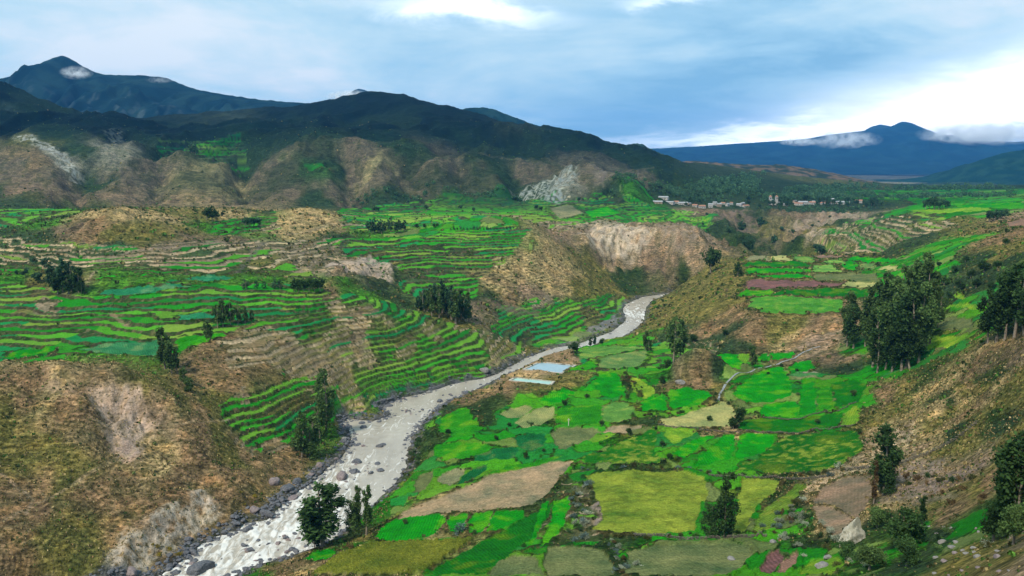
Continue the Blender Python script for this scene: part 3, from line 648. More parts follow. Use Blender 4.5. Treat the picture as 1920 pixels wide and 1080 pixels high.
for s, wd, col in PATHS:
    ln = wpoly(PXL(s)); q = np.asarray(ln)
    m = (GX > q[:, 0].min() - 9) & (GX < q[:, 0].max() + 9) & (GY > q[:, 1].min() - 9) & (GY < q[:, 1].max() + 9) & (FID < 0)
    d = polydist(GX[m] + perlin(GX[m] / 5, GY[m] / 5, 140) * wd * .6, GY[m], ln)
    w = sstep(wd, wd * .45, d)[:, None] * (.5 + .3 * sstep(-.4, .3, fbm(GX[m] / 4, GY[m] / 4, 2, 141)))[:, None]
    COLR[m] = COLR[m] * (1 - w) + np.array(col) * w
# patchy mixture of growth over everything untended
rgh = (ROUGH > .5)
mx = fbm(GX / 14, GY / 14, 4, 151, .6); mx2 = fbm(GX / (3 + GY * .01), GY / (3 + GY * .01), 3, 152)
ch = COLR * (1 + .30 * mx[..., None] * np.array((1, .9, .8)) + .28 * mx2[..., None])
kk = (sstep(.22, .42, mx2 + .4 * mx) * .55 * sstep(.45, .2, COLR[..., 0]))[..., None]
ch = ch * (1 - kk) + np.array((.035, .052, .018)) * kk
kk = (sstep(.25, .6, fbm(GX / 7 + 80, GY / 7, 3, 153)) * .5 * (GY < 800))[..., None]
ch = ch * (1 - kk) + ch * np.array((1.55, 1.35, 1.1)) * kk
COLR = np.where(rgh[..., None], ch, COLR).clip(.008, .8)

hiw = (sstep(1020, 1250, GY + 90 * fbm(GX / 120, GY / 120, 3, 161)) * sstep(78, 150, Z + 30 * fbm(GX / 90, GY / 90, 4, 162)) * .85)[..., None]  # upper slopes go towards dark scrub, cloud shadow painted into the colour
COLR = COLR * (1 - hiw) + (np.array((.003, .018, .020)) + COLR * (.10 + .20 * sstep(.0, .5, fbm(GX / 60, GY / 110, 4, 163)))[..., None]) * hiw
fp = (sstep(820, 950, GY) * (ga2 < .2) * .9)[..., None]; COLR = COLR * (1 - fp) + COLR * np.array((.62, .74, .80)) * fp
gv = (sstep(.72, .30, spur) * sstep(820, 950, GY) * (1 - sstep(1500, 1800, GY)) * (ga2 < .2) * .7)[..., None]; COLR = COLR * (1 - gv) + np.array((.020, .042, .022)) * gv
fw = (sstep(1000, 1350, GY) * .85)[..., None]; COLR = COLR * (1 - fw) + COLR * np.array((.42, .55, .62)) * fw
def zat(x, y):
    a = np.asarray(x, float) / y
    return bil(Z, (a - cols[0]) / (cols[-1] - cols[0]) * (NC - 1), np.interp(y, rows, np.arange(NR)))
def at(u, v, ymin=0.0):
    x, y = hit(u, v, ymin); return np.array((x, y, float(zat(np.array([x]), np.array([y]))[0])))

# ------------------------------------------------------------------ materials
def mat(name):
    m = bpy.data.materials.new(name); m.use_nodes = True; t = m.node_tree; t.nodes.clear()
    out = t.nodes.new('ShaderNodeOutputMaterial'); b = t.nodes.new('ShaderNodeBsdfPrincipled'); t.links.new(b.outputs[0], out.inputs[0])
    return m, t, b
def nd(t, ty, **k):
    n = t.nodes.new(ty)
    for a, v in k.items(): setattr(n, a, v)
    return n
def tnoise(t, scale, detail=4, rough=.6, vec=None):
    n = nd(t, 'ShaderNodeTexNoise'); n.inputs['Scale'].default_value = scale; n.inputs['Detail'].default_value = detail; n.inputs['Roughness'].default_value = rough
    if vec is not None: t.links.new(vec, n.inputs['Vector'])
    return n
def mixn(t, bt, f, a, b):
    n = nd(t, 'ShaderNodeMix', data_type='RGBA', blend_type=bt)
    for i, q in ((0, f), (6, a), (7, b)):
        if isinstance(q, (int, float)): n.inputs[i].default_value = q
        elif isinstance(q, tuple): n.inputs[i].default_value = (*q, 1)
        else: t.links.new(q, n.inputs[i])
    return n.outputs[2]
def mapr(t, x, a, b, c, d):
    n = nd(t, 'ShaderNodeMapRange'); t.links.new(x, n.inputs[0])
    for i, q in enumerate((a, b, c, d)): n.inputs[i + 1].default_value = q
    return n.outputs[0]
def bump(t, b, h, strength, dist):
    n = nd(t, 'ShaderNodeBump'); n.inputs['Strength'].default_value = strength; n.inputs['Distance'].default_value = dist
    t.links.new(h, n.inputs['Height']); t.links.new(n.outputs[0], b.inputs['Normal'])
def ground_mat():
    m, t, b = mat("ground_cover")
    at_ = nd(t, 'ShaderNodeAttribute', attribute_name="Col"); geo = nd(t, 'ShaderNodeNewGeometry'); pos = geo.outputs['Position']
    n1 = tnoise(t, .9, 6, .7, pos); n2 = tnoise(t, .13, 4, .6, pos)
    c = mixn(t, 'MULTIPLY', 1.0, at_.outputs['Color'], mixn(t, 'MIX', at_.outputs['Alpha'], (1, 1, 1), mixn(t, 'MIX', mapr(t, n1.outputs['Fac'], .36, .64, 0, 1), (.42, .46, .40), (1.45, 1.4, 1.36))))
    c = mixn(t, 'MULTIPLY', 1.0, c, mixn(t, 'MIX', mapr(t, n2.outputs['Fac'], .3, .7, 0, 1), (.86, .88, .84), (1.14, 1.10, 1.1)))
    n3 = tnoise(t, 2.2, 3, .6, pos)
    c = mixn(t, 'MULTIPLY', 1.0, c, mixn(t, 'MIX', mapr(t, n3.outputs['Fac'], .35, .65, 0, 1), (.80, .80, .80), (1.2, 1.2, 1.2)))
    t.links.new(c, b.inputs['Base Color']); b.inputs['Roughness'].default_value = .95; b.inputs['Specular IOR Level'].default_value = .04
    ms_ = nd(t, 'ShaderNodeMapping'); ms_.inputs['Scale'].default_value = (.30, 1.0, 1.25); t.links.new(pos, ms_.inputs[0])
    n4 = tnoise(t, .75, 5, .68, ms_.outputs[0]); n5 = tnoise(t, .16, 4, .62, ms_.outputs[0])
    c = mixn(t, 'MULTIPLY', mapr(t, at_.outputs['Alpha'], .5, 1.0, 0, .9), c, mixn(t, 'MIX', mapr(t, n4.outputs['Fac'], .38, .62, 0, 1), (.42, .45, .38), (1.42, 1.34, 1.26)))
    c = mixn(t, 'MULTIPLY', mapr(t, at_.outputs['Alpha'], .5, 1.0, 0, .8), c, mixn(t, 'MIX', mapr(t, n5.outputs['Fac'], .40, .60, 0, 1), (.66, .72, .62), (1.28, 1.16, 1.05)))
    # drilled rows on tended ground, each field with its own bearing
    oi = nd(t, 'ShaderNodeObjectInfo'); an = nd(t, 'ShaderNodeMath', operation='MULTIPLY'); t.links.new(oi.outputs['Random'], an.inputs[0]); an.inputs[1].default_value = 3.1
    vr = nd(t, 'ShaderNodeVectorRotate', rotation_type='Z_AXIS'); t.links.new(pos, vr.inputs['Vector']); t.links.new(an.outputs[0], vr.inputs['Angle'])
    wv = nd(t, 'ShaderNodeTexWave', wave_type='BANDS'); wv.inputs['Scale'].default_value = .42; wv.inputs['Distortion'].default_value = 1.5; wv.inputs['Detail'].default_value = 2; t.links.new(vr.outputs[0], wv.inputs['Vector'])
    c = mixn(t, 'MULTIPLY', mapr(t, at_.outputs['Alpha'], .2, .5, .75, 0), c, mixn(t, 'MIX', wv.outputs['Fac'], (.66, .70, .6), (1.16, 1.12, 1.2)))
    t.links.new(c, b.inputs['Base Color'])
    hs_ = nd(t, 'ShaderNodeMath', operation='ADD'); t.links.new(n1.outputs['Fac'], hs_.inputs[0]); t.links.new(n4.outputs['Fac'], hs_.inputs[1])
    bump(t, b, hs_.outputs[0], .9, 1.0)
    return m
GM = ground_mat()

# ------------------------------------------------------------------ mesh helpers
def npmesh(name, V, F, cols_=None, smooth=True):
    me = bpy.data.meshes.new(name); k = F.shape[1]
    me.vertices.add(len(V)); me.vertices.foreach_set("co", np.ascontiguousarray(V, np.float32).ravel())
    me.loops.add(F.size); me.loops.foreach_set("vertex_index", np.ascontiguousarray(F, np.int32).ravel())
    me.polygons.add(len(F)); me.polygons.foreach_set("loop_start", np.arange(0, F.size, k, dtype=np.int32))
    try: me.polygons.foreach_set("loop_total", np.full(len(F), k, np.int32))
    except Exception: pass
    me.polygons.foreach_set("use_smooth", np.full(len(F), smooth, bool))
    if cols_ is not None:
        at_ = me.color_attributes.new("Col", 'FLOAT_COLOR', 'POINT'); at_.data.foreach_set("color", np.ascontiguousarray(cols_, np.float32).ravel())
    me.update(calc_edges=True)
    return me
def link(name, data, m=None, parent=None):
    o = bpy.data.objects.new(name, data); COL.objects.link(o)
    if m is not None and data is not None and not data.materials: data.materials.append(m)
    if parent is not None: o.parent = parent
    return o
def tag(o, label=None, cat=None, group=None, kind=None):
    for k, v in (("label", label), ("category", cat), ("group", group), ("kind", kind)):
        if v: o[k] = v
    return o

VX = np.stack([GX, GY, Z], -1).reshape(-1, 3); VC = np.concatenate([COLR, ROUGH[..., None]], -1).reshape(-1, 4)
ii = np.arange(NR * NC).reshape(NR, NC)
QF4 = np.stack([ii[:-1, :-1], ii[:-1, 1:], ii[1:, 1:], ii[1:, :-1]], -1).reshape(-1, 4)
fid4 = FID.ravel()[QF4]; same = (fid4 == fid4[:, :1]).all(1); FF = np.where(same, fid4[:, 0], -1)
pl4 = PLOT.ravel()[QF4]; same = (pl4 == pl4[:, :1]).all(1); PF = np.where(same, pl4[:, 0], -1)
# the terrace plots that show largest become pieces of their own
uq, cnt = np.unique(PF[PF >= 0], return_counts=True)
keep = uq[np.argsort(-cnt)][:290]; keep = keep[np.isin(keep, uq[cnt >= 30])]
GID = np.full(len(QF4), 0)
GID[FF >= 0] = FF[FF >= 0] + 1
NF = len(FIELDS) + 1
order = {k: NF + i for i, k in enumerate(keep)}
mk = np.isin(PF, keep) & (GID == 0)
GID[mk] = [order[k] for k in PF[mk]]
srt = np.argsort(GID, kind='stable'); bounds = np.searchsorted(GID[srt], np.arange(NF + len(keep) + 1))
ground = None
FLAB = dict(b="brown ploughed field", b2="brown bare strip of field", t="pale tan stubble field", mz="tall yellowish maize field", pale="pale dry yellow-green field", t2="bare tan field", yl="yellow-green ripening field")
for g in range(NF + len(keep)):
    fsel = QF4[srt[bounds[g]:bounds[g + 1]]]
    if len(fsel) < 4: continue
    vi, inv = np.unique(fsel, return_inverse=True)
    me = npmesh("ground" if g == 0 else "field" if g < NF else "terrace_plot", VX[vi], inv.reshape(-1, 4), VC[vi]); 
    if g == 0: ground = link("valley_ground", me, GM); tag(ground, "terraced valley ground with scrubby slopes and green fields", None, None, "structure")
    else:
        o = link("field" if g < NF else "terrace_plot", me, GM, ground)
        if g < NF and FMETA[g - 1][0] in FLAB: o["label"] = FLAB[FMETA[g - 1][0]]

# the slopes go on beyond both sides of the mapped ground, and back towards the viewpoint
def apron(side):
    c_, k_ = (NC - 1, NC - 14) if side > 0 else (0, 13)
    st = 3; rr = np.unique(np.r_[np.arange(0, NR, st), NR - 1])
    x, y, z = GX[rr, c_], GY[rr, c_], Z[rr, c_]; sl = np.clip((z - Z[rr, k_]) / (np.abs(x - GX[rr, k_]) + 1e-6), -.25, .45)
    sl = np.convolve(np.pad(sl, 10, mode='edge'), np.ones(21) / 21, 'valid')
    d = np.array([0, 1.5, 4, 8, 14, 24, 40, 70, 120, 220, 400.])[None] * np.clip(y / 300, 1, 30)[:, None]
    dd = 120 * (1 - np.exp(-d / 120)); X_ = x[:, None] + side * d; Y_ = np.broadcast_to(y[:, None], d.shape); Z_ = z[:, None] + sl[:, None] * dd + fbm(X_ / 12, Y_ / 12, 3, 77) * np.clip(d / 10, 0, 1) * .8 - .02
    n0, n1_ = d.shape; q = np.arange(n0 * n1_).reshape(n0, n1_); F = np.stack([q[:-1, :-1], q[:-1, 1:], q[1:, 1:], q[1:, :-1]], -1).reshape(-1, 4)
    if side < 0: F = F[:, ::-1]
    c = np.broadcast_to(np.r_['-1', COLR[rr, c_], ROUGH[rr, c_][:, None]][:, None], (n0, n1_, 4))
    tag(link("hillside", npmesh("hillside", np.stack([X_, Y_, Z_], -1).reshape(-1, 3), F, c.reshape(-1, 4)), GM), "slope running on beyond the edge of the valley view", None, None, "structure")
apron(1); apron(-1)

# ------------------------------------------------------------------ river
def simple(name, c1, c2, scale=1.0, rough=.85, bmp=.3, obj=False, spec=.2):
    m, t, b = mat(name)
    tcn = nd(t, 'ShaderNodeTexCoord'); vec = tcn.outputs['Object'] if obj else nd(t, 'ShaderNodeNewGeometry').outputs['Position']
    n = tnoise(t, scale, 5, .65, vec); f = mapr(t, n.outputs['Fac'], .32, .68, 0, 1)
    t.links.new(mixn(t, 'MIX', f, c1, c2), b.inputs['Base Color']); b.inputs['Roughness'].default_value = rough; b.inputs['Specular IOR Level'].default_value = spec
    if bmp: bump(t, b, n.outputs['Fac'], bmp, .3 / scale)
    return m
def water_mat():
    m, t, b = mat("silty_water"); at_ = nd(t, 'ShaderNodeAttribute', attribute_name="Col"); sp = nd(t, 'ShaderNodeSeparateColor'); t.links.new(at_.outputs['Color'], sp.inputs[0])
    pos = nd(t, 'ShaderNodeNewGeometry').outputs['Position']
    mp = nd(t, 'ShaderNodeMapping'); mp.inputs['Rotation'].default_value = (0, 0, math.radians(-32)); mp.inputs['Scale'].default_value = (1, .30, 1); t.links.new(pos, mp.inputs[0])
    n = tnoise(t, .42, 5, .60, mp.outputs[0]); n.inputs['Distortion'].default_value = 1.2
    s = nd(t, 'ShaderNodeMath', operation='ADD'); t.links.new(n.outputs['Fac'], s.inputs[0])
    s2 = nd(t, 'ShaderNodeMath', operation='MULTIPLY'); t.links.new(sp.outputs[0], s2.inputs[0]); s2.inputs[1].default_value = .205; t.links.new(s2.outputs[0], s.inputs[1])
    f = mapr(t, s.outputs[0], .62, .75, 0, 1)
    n2 = tnoise(t, .12, 4, .6, mp.outputs[0])
    c = mixn(t, 'MIX', mapr(t, n2.outputs['Fac'], .35, .65, 0, 1), (.29, .255, .205), (.40, .36, .30))
    t.links.new(mixn(t, 'MIX', f, c, (.60, .585, .55)), b.inputs['Base Color'])
    t.links.new(mapr(t, f, 0, 1, .22, .7), b.inputs['Roughness']); b.inputs['Specular IOR Level'].default_value = .25
    bump(t, b, n.outputs['Fac'], .3, .5)
    return m
wm = rs < 1.6
keepf = wm.ravel()[QF4].all(1); fsel = QF4[keepf]; vi, inv = np.unique(fsel, return_inverse=True)
wx_, wy_ = VX[vi, 0], VX[vi, 1]
foam = np.zeros(len(vi))
for u, v, r, k in ((430, 1040, 26, 1.0), (520, 1000, 24, 1.0), (570, 950, 18, .9), (600, 960, 16, .8), (620, 900, 14, .8), (650, 870, 10, .6), (1190, 590, 26, .75), (690, 880, 9, .6), (720, 800, 10, .35), (800, 770, 10, .3), (340, 1075, 22, 1.0)):
    x, y = plane_hit(u, v); foam = np.maximum(foam, k * np.exp(-((wx_ - x) ** 2 + (wy_ - y) ** 2) / r ** 2))
foam = np.clip(foam + .12 * np.exp(-np.abs(rs.ravel()[vi]) / 1.5), 0, 1)
wz = .02 + foam * .35 * fbm(wx_ / 2.0, wy_ / 2.0, 3, 201) + .03 * fbm(wx_ / 3, wy_ / 3, 2, 203)
me = npmesh("river", np.stack([wx_, wy_, wz], -1), inv.reshape(-1, 4), np.stack([foam] * 3 + [np.ones(len(vi))], -1))
tag(link("river", me, water_mat()), "milky silt-laden river with white rapids between boulder banks", None, None, "structure")

# ------------------------------------------------------------------ generic small meshes
rng = np.random.default_rng(11); random.seed(4)
def ico(sub=1):
    t = (1 + 5 ** .5) / 2
    v = [(-1, t, 0), (1, t, 0), (-1, -t, 0), (1, -t, 0), (0, -1, t), (0, 1, t), (0, -1, -t), (0, 1, -t), (t, 0, -1), (t, 0, 1), (-t, 0, -1), (-t, 0, 1)]
    f = [(0, 11, 5), (0, 5, 1), (0, 1, 7), (0, 7, 10), (0, 10, 11), (1, 5, 9), (5, 11, 4), (11, 10, 2), (10, 7, 6), (7, 1, 8), (3, 9, 4), (3, 4, 2), (3, 2, 6), (3, 6, 8), (3, 8, 9), (4, 9, 5), (2, 4, 11), (6, 2, 10), (8, 6, 7), (9, 8, 1)]
    v = [np.array(q) / np.linalg.norm(q) for q in v]
    for _ in range(sub):
        c = {}; nf = []
        def mid(a, b):
            k = (min(a, b), max(a, b))
            if k not in c: q = v[a] + v[b]; v.append(q / np.linalg.norm(q)); c[k] = len(v) - 1
            return c[k]
        for a, b, d in f:
            x, y, z = mid(a, b), mid(b, d), mid(d, a); nf += [(a, x, z), (b, y, x), (d, z, y), (x, y, z)]
        f = nf
    return np.array(v), np.array(f)
IV1, IF1 = ico(1); IV2, IF2 = ico(2); IV0, IF0 = ico(0)
def rock_verts(V, seed, jag=.28):
    r = np.random.default_rng(seed); d = r.normal(size=(9, 3)); d /= np.linalg.norm(d, axis=1, keepdims=True); h = r.uniform(.55, .95, 9)
    P_ = V.copy()
    for k in range(9):                                            # plane cuts give facets
        s = P_ @ d[k]; P_ -= np.maximum(s - h[k], 0)[:, None] * d[k] * .9
    P_ *= (1 + jag * .35 * perlin(V[:, 0] * 2 + seed, V[:, 1] * 2 + V[:, 2] * 1.7, seed % 50))[:, None]
    return P_ * np.array((1, r.uniform(.65, .95), r.uniform(.5, .8)))
RM = [simple("dark_river_stone", (.045, .048, .056), (.14, .14, .15), 2.0, .6, .4), simple("pinkish_stone", (.12, .095, .095), (.25, .20, .19), 2.0, .7, .4), simple("pale_stone", (.12, .115, .105), (.26, .245, .225), 1.6, .85, .4)]
ROCKS = [[npmesh("boulder", rock_verts(IV2, 300 + k), IF2, smooth=False) for k in range(6)] for _ in RM]
for l_, m_ in zip(ROCKS, RM):
    for q in l_: q.materials.append(m_)
def put(name, mesh, loc, sc, rz=0., label=None, cat=None, group=None, tilt=0.0):
    o = bpy.data.objects.new(name, mesh); COL.objects.link(o); o.location = loc; o.scale = sc; o.rotation_euler = (tilt, 0, rz)
    return tag(o, label, cat, group)
def rock(x, y, r, mi, label, group, zoff=None, sink=.25):
    z = max(float(zat(np.array([x]), np.array([y]))[0]), -.25) if zoff is None else zoff
    if group:
        look = ("large " if r > 1.15 else "small " if r < .6 else "mid-sized ") + ("dark", "pinkish", "pale")[mi]; label, group = look + " " + label, look + " " + group
    put("boulder", ROCKS[mi][rng.integers(6)], (x, y, z + r * (.45 - sink)), (r * rng.uniform(.85, 1.2), r * rng.uniform(.85, 1.2), r * rng.uniform(.7, 1.1)), rng.uniform(0, 6.28), label, "boulder", group)
for u, v, r, mi, lab in ((377, 1066, 3.6, 0, "largest grey boulder sitting in the white rapids"), (500, 968, 2.3, 0, "round grey boulder at the far water's edge of the rapids"), (478, 966, 1.6, 1, "pinkish boulder beside the round grey boulder"),
        (515, 918, 2.0, 1, "squarish pink boulder on the left gravel bank"), (538, 922, 2.1, 0, "wide grey boulder on the left bank below the pink one"), (598, 877, 1.6, 1, "reddish boulder at the left bank where the river narrows"), (642, 894, 2.6, 1, "flat reddish boulder in mid-river rapids"),
        (668, 865, 2.0, 0, "grey boulder in the mid-river cluster"), (708, 868, 1.2, 0, "lone dark boulder in smooth water"), (681, 800, 1.7, 0, "round dark boulder in smooth water below the gravel island"), (908, 702, 2.6, 2, "large whitish boulder on the bank opposite the pools"),
        (872, 735, 2.0, 0, "dark boulder by the grassy bank upstream of the bend"), (805, 735, 1.7, 2, "pale boulder in the row along the far bank"), (955, 690, 1.4, 2, "small white boulder beside the dirt track")):
    x, y = plane_hit(u, v, .3); rock(x, y, r, mi, lab, None)
# boulders strewn along the left bank, the right bank and in the rapids
msk = (GY > 165) & (GY < 330) & (rs > -3.2) & (rs < 3.6) & (GX < np.interp(GY, [165, 205, 265, 330], [-68, -60, -40, -20]))
ci_ = np.flatnonzero(msk.ravel()); cnt_ = 0
sel = rng.choice(ci_, 128, replace=False)
for k in sel:
    rock(VX[k, 0], VX[k, 1], float(np.clip(rng.lognormal(-.25, .45), .45, 1.9)), int(rng.choice([0, 0, 0, 1, 2], p=[.3, .3, .2, .14, .06])), "boulder in the heap lining the left river bank", "boulders heaped along the left bank")
spots = [(690, 878, 5, 17), (640, 905, 6, 13), (775, 772, 4.5, 16), (560, 1012, 7, 12), (505, 1022, 6, 12), (620, 960, 6, 10), (470, 1045, 7, 8), (700, 835, 3, 5), (850, 742, 4, 7), (662, 925, 4, 6)]
for u, v, r, n_ in spots:
    x, y = plane_hit(u, v)
    for _ in range(n_):
        a, q = rng.uniform(0, 6.28), r * math.sqrt(rng.uniform())
        rock(x + q * math.cos(a) * 1.3, y + q * math.sin(a), float(np.clip(rng.lognormal(-.6, .4), .3, 1.4)), int(rng.choice([0, 0, 1])), "boulder breaking the surface of the river", "boulders standing in the river", -.15, .15)
def joined(name, V0, F0, X, S, mats, rz, cols_=None, squash=1.0):
    n_ = len(X); nv = len(V0); c, s = np.cos(rz), np.sin(rz)
    V = V0[None] * S[:, None, None] if S.ndim == 1 else V0[None] * S[:, None, :]
    V = np.stack([V[..., 0] * c[:, None] - V[..., 1] * s[:, None], V[..., 0] * s[:, None] + V[..., 1] * c[:, None], V[..., 2] * squash], -1) + X[:, None]
    F = (F0[None] + (np.arange(n_) * nv)[:, None, None]).reshape(-1, F0.shape[1])
    cc = None if cols_ is None else np.repeat(cols_, nv, 0)
    return npmesh(name, V.reshape(-1, 3), F, cc, smooth=False)
msk2 = (GY > 160) & (GY < 640) & (rs > -2.2) & (rs < 4.2)
msk2 &= (rng.random(GX.shape) < np.where(msk, 1, .25))
k = rng.choice(np.flatnonzero(msk2.ravel()), 2600, replace=False)
X = VX[k].copy(); X[:, 2] = np.maximum(X[:, 2], -.1) + .02; X[:, :2] += rng.normal(size=(2600, 2)) * .4
tag(link("cobbles", joined("cobbles", rock_verts(IV0, 77), IF0, X, np.clip(rng.lognormal(-.70, .45, 2600), .2, 1.15), None, rng.uniform(0, 6.28, 2600)), RM[0]), "dark cobbles covering the river margins", "cobbles", None, "stuff")

# ------------------------------------------------------------------ pools, stream, post
CONC = simple("weathered_concrete", (.30, .27, .22), (.48, .44, .37), 1.2, .9, .3)
def pool(pp, pz, wc, label):
    q = [plane_hit(u, v, pz) for u, v in pp]; q = np.array(q); c = q.mean(0)
    root = link("bathing_pool", None); root.location = (c[0], c[1], pz); tag(root, label, "pool")
    q = q - c
    out = c * 0 + q * (1 + 1.1 / np.linalg.norm(q, axis=1, keepdims=True))
    V = [(*p, z) for ring, z in ((q, -1.5), (q, .12), (out, .12), (out, -1.5)) for p in ring]
    F = [(r * 4 + i, r * 4 + (i + 1) % 4, (r + 1) * 4 + (i + 1) % 4, (r + 1) * 4 + i) for r in range(3) for i in range(4)]
    link("rim", npmesh("rim", np.array(V), np.array(F), smooth=False), CONC, root)
    m, t, b = mat("pool_water"); n_ = tnoise(t, .35, 4, .6, nd(t, 'ShaderNodeNewGeometry').outputs['Position'])
    t.links.new(mixn(t, 'MIX', mapr(t, n_.outputs['Fac'], .35, .65, 0, 1), wc, tuple(x * 1.15 for x in wc)), b.inputs['Base Color']); b.inputs['Roughness'].default_value = .12
    bump(t, b, tnoise(t, 1.5, 3).outputs['Fac'], .05, .1)
    link("water", npmesh("water", np.array([(*p, -.15) for p in q]), np.array([(0, 1, 2, 3)]), smooth=False), m, root)
pool(*POOLS[0], (.24, .33, .36), "large grey-blue rectangular pool beside the river track")
pool(*POOLS[1], (.28, .44, .36), "smaller pale turquoise pool in front of the grey-blue one")
def ribbon(name, px, w, m, label, lift=.12, kind="structure", n_=14):
    pts = [];
    for a, b in zip(px[:-1], px[1:]):
        for k in range(n_): pts.append(hit(a[0] + (b[0] - a[0]) * k / n_, a[1] + (b[1] - a[1]) * k / n_))
    pts = np.array(pts); d = np.gradient(pts, axis=0); d /= np.linalg.norm(d, axis=1, keepdims=True) + 1e-9; nn = np.stack([-d[:, 1], d[:, 0]], -1)
    ww = w * (1 + .3 * perlin(pts[:, 0] / 4, pts[:, 1] / 4, 7))[:, None]
    L, R_ = pts + nn * ww / 2, pts - nn * ww / 2; zz = np.maximum(zat(L[:, 0], L[:, 1]), zat(R_[:, 0], R_[:, 1]))
    k = np.ones(5) / 5; zz = np.convolve(np.pad(zz, 2, mode='edge'), k, 'valid') + lift
    V = np.concatenate([np.c_[L, zz], np.c_[R_, zz]]); n2 = len(pts); i = np.arange(n2 - 1)
    return tag(link(name, npmesh(name, V, np.stack([i, i + 1, i + 1 + n2, i + n2], -1)), m), label, None, None, kind)
STREAM = simple("shallow_stream_water", (.12, .12, .11), (.30, .30, .28), 1.4, .3, .3, spec=.5)
ribbon("stream", PXL("1345,757 1352,735 1365,716 1385,703 1420,692 1460,682 1490,672 1510,660 1540,648"), 0.8, STREAM, "narrow pale stream winding between the green fields", .06)
p = at(1066, 800)
root = link("field_post", None); root.location = p; tag(root, "thin pale post with short crossbar in a bright green field", "post")
def tube(pts, rad, seg=6):
    pts = np.array(pts, float); V, F = [], []
    for i, q in enumerate(pts):
        d = pts[min(i + 1, len(pts) - 1)] - pts[max(i - 1, 0)]; d /= np.linalg.norm(d); a = np.cross(d, (0, 1, .1)); a /= np.linalg.norm(a); b = np.cross(d, a)
        for k in range(seg):
            t = 2 * math.pi * k / seg; V.append(q + rad[i] * (a * math.cos(t) + b * math.sin(t)))
    for i in range(len(pts) - 1):
        for k in range(seg): F.append((i * seg + k, i * seg + (k + 1) % seg, (i + 1) * seg + (k + 1) % seg, (i + 1) * seg + k))
    return np.array(V), np.array(F)
POSTM = simple("grey_wood", (.40, .37, .32), (.60, .57, .50), 3, .9, .2)
link("pole", npmesh("pole", *tube([(0, 0, -.3), (.02, 0, 1.2), (0, 0, 2.6)], (.16, .14, .11))), POSTM, root)
link("crossbar", npmesh("crossbar", *tube([(-.45, 0, 2.0), (.05, 0, 2.1), (.5, 0, 2.0)], (.10, .11, .09))), POSTM, root)

# ------------------------------------------------------------------ trees
def leaf_mat(name, c1, c2):
    m, t, b = mat(name); oi = nd(t, 'ShaderNodeObjectInfo'); geo = nd(t, 'ShaderNodeNewGeometry')
    n_ = tnoise(t, .55, 3, .6, geo.outputs['Position']); f = mapr(t, n_.outputs['Fac'], .35, .65, 0, 1)
    c = mixn(t, 'MIX', f, c1, c2); v = mapr(t, oi.outputs['Random'], 0, 1, .75, 1.3); r = mapr(t, geo.outputs['Random Per Island'], 0, 1, .6, 1.4)
    cm = nd(t, 'ShaderNodeCombineColor'); mm = nd(t, 'ShaderNodeMath', operation='MULTIPLY'); t.links.new(v, mm.inputs[0]); t.links.new(r, mm.inputs[1])
    for i in range(3): t.links.new(mm.outputs[0], cm.inputs[i])
    t.links.new(mixn(t, 'MULTIPLY', 1.0, c, cm.outputs[0]), b.inputs['Base Color']); b.inputs['Roughness'].default_value = .75; b.inputs['Specular IOR Level'].default_value = .12
    tl = nd(t, 'ShaderNodeBsdfTranslucent'); t.links.new(b.inputs['Base Color'].links[0].from_socket, tl.inputs[0]); mxs = nd(t, 'ShaderNodeMixShader'); mxs.inputs[0].default_value = .38
    t.links.new(b.outputs[0], mxs.inputs[1]); t.links.new(tl.outputs[0], mxs.inputs[2]); t.links.new(mxs.outputs[0], [q for q in t.nodes if q.type == 'OUTPUT_MATERIAL'][0].inputs[0])
    return m
LEAF = dict(dark=leaf_mat("dark_leaves", (.022, .050, .015), (.064, .125, .034)), mid=leaf_mat("green_leaves", (.046, .092, .024), (.120, .190, .055)), far=leaf_mat("bluish_leaves", (.030, .078, .036), (.072, .145, .066)),
    olive=leaf_mat("olive_leaves", (.06, .07, .02), (.13, .13, .04)), blue=leaf_mat("blue_grey_leaves", (.06, .10, .085), (.15, .20, .18)), brown=leaf_mat("brown_twigs", (.08, .055, .02), (.17, .11, .045)), yellow=leaf_mat("yellow_flowering_leaves", (.20, .16, .02), (.36, .28, .03)), pale=leaf_mat("pale_grey_leaves", (.20, .23, .15), (.38, .40, .30)))
BARK = simple("eucalyptus_bark", (.13, .10, .075), (.30, .25, .19), 1.5, .9, .3)
def leaves(C, R, n_, size, r, stretch=1.25):
    k = r.choice(len(C), n_, p=(R ** 2) / (R ** 2).sum()); d = r.normal(size=(n_, 3)); d /= np.linalg.norm(d, axis=1, keepdims=True)
    p_ = C[k] + d * (R[k] * np.abs(r.normal(.72, .30, n_)))[:, None] * np.array((1, 1, stretch))
    a = r.normal(size=(n_, 3)); a /= np.linalg.norm(a, axis=1, keepdims=True); b = np.cross(a, r.normal(size=(n_, 3))); b /= np.linalg.norm(b, axis=1, keepdims=True)
    s = size * r.uniform(.6, 1.4, n_)[:, None]; a = a * s; b = b * s * .6
    V = np.stack([p_ - a, p_ + b, p_ + a, p_ - b], 1).reshape(-1, 3)
    return V, np.arange(n_ * 4).reshape(-1, 4)
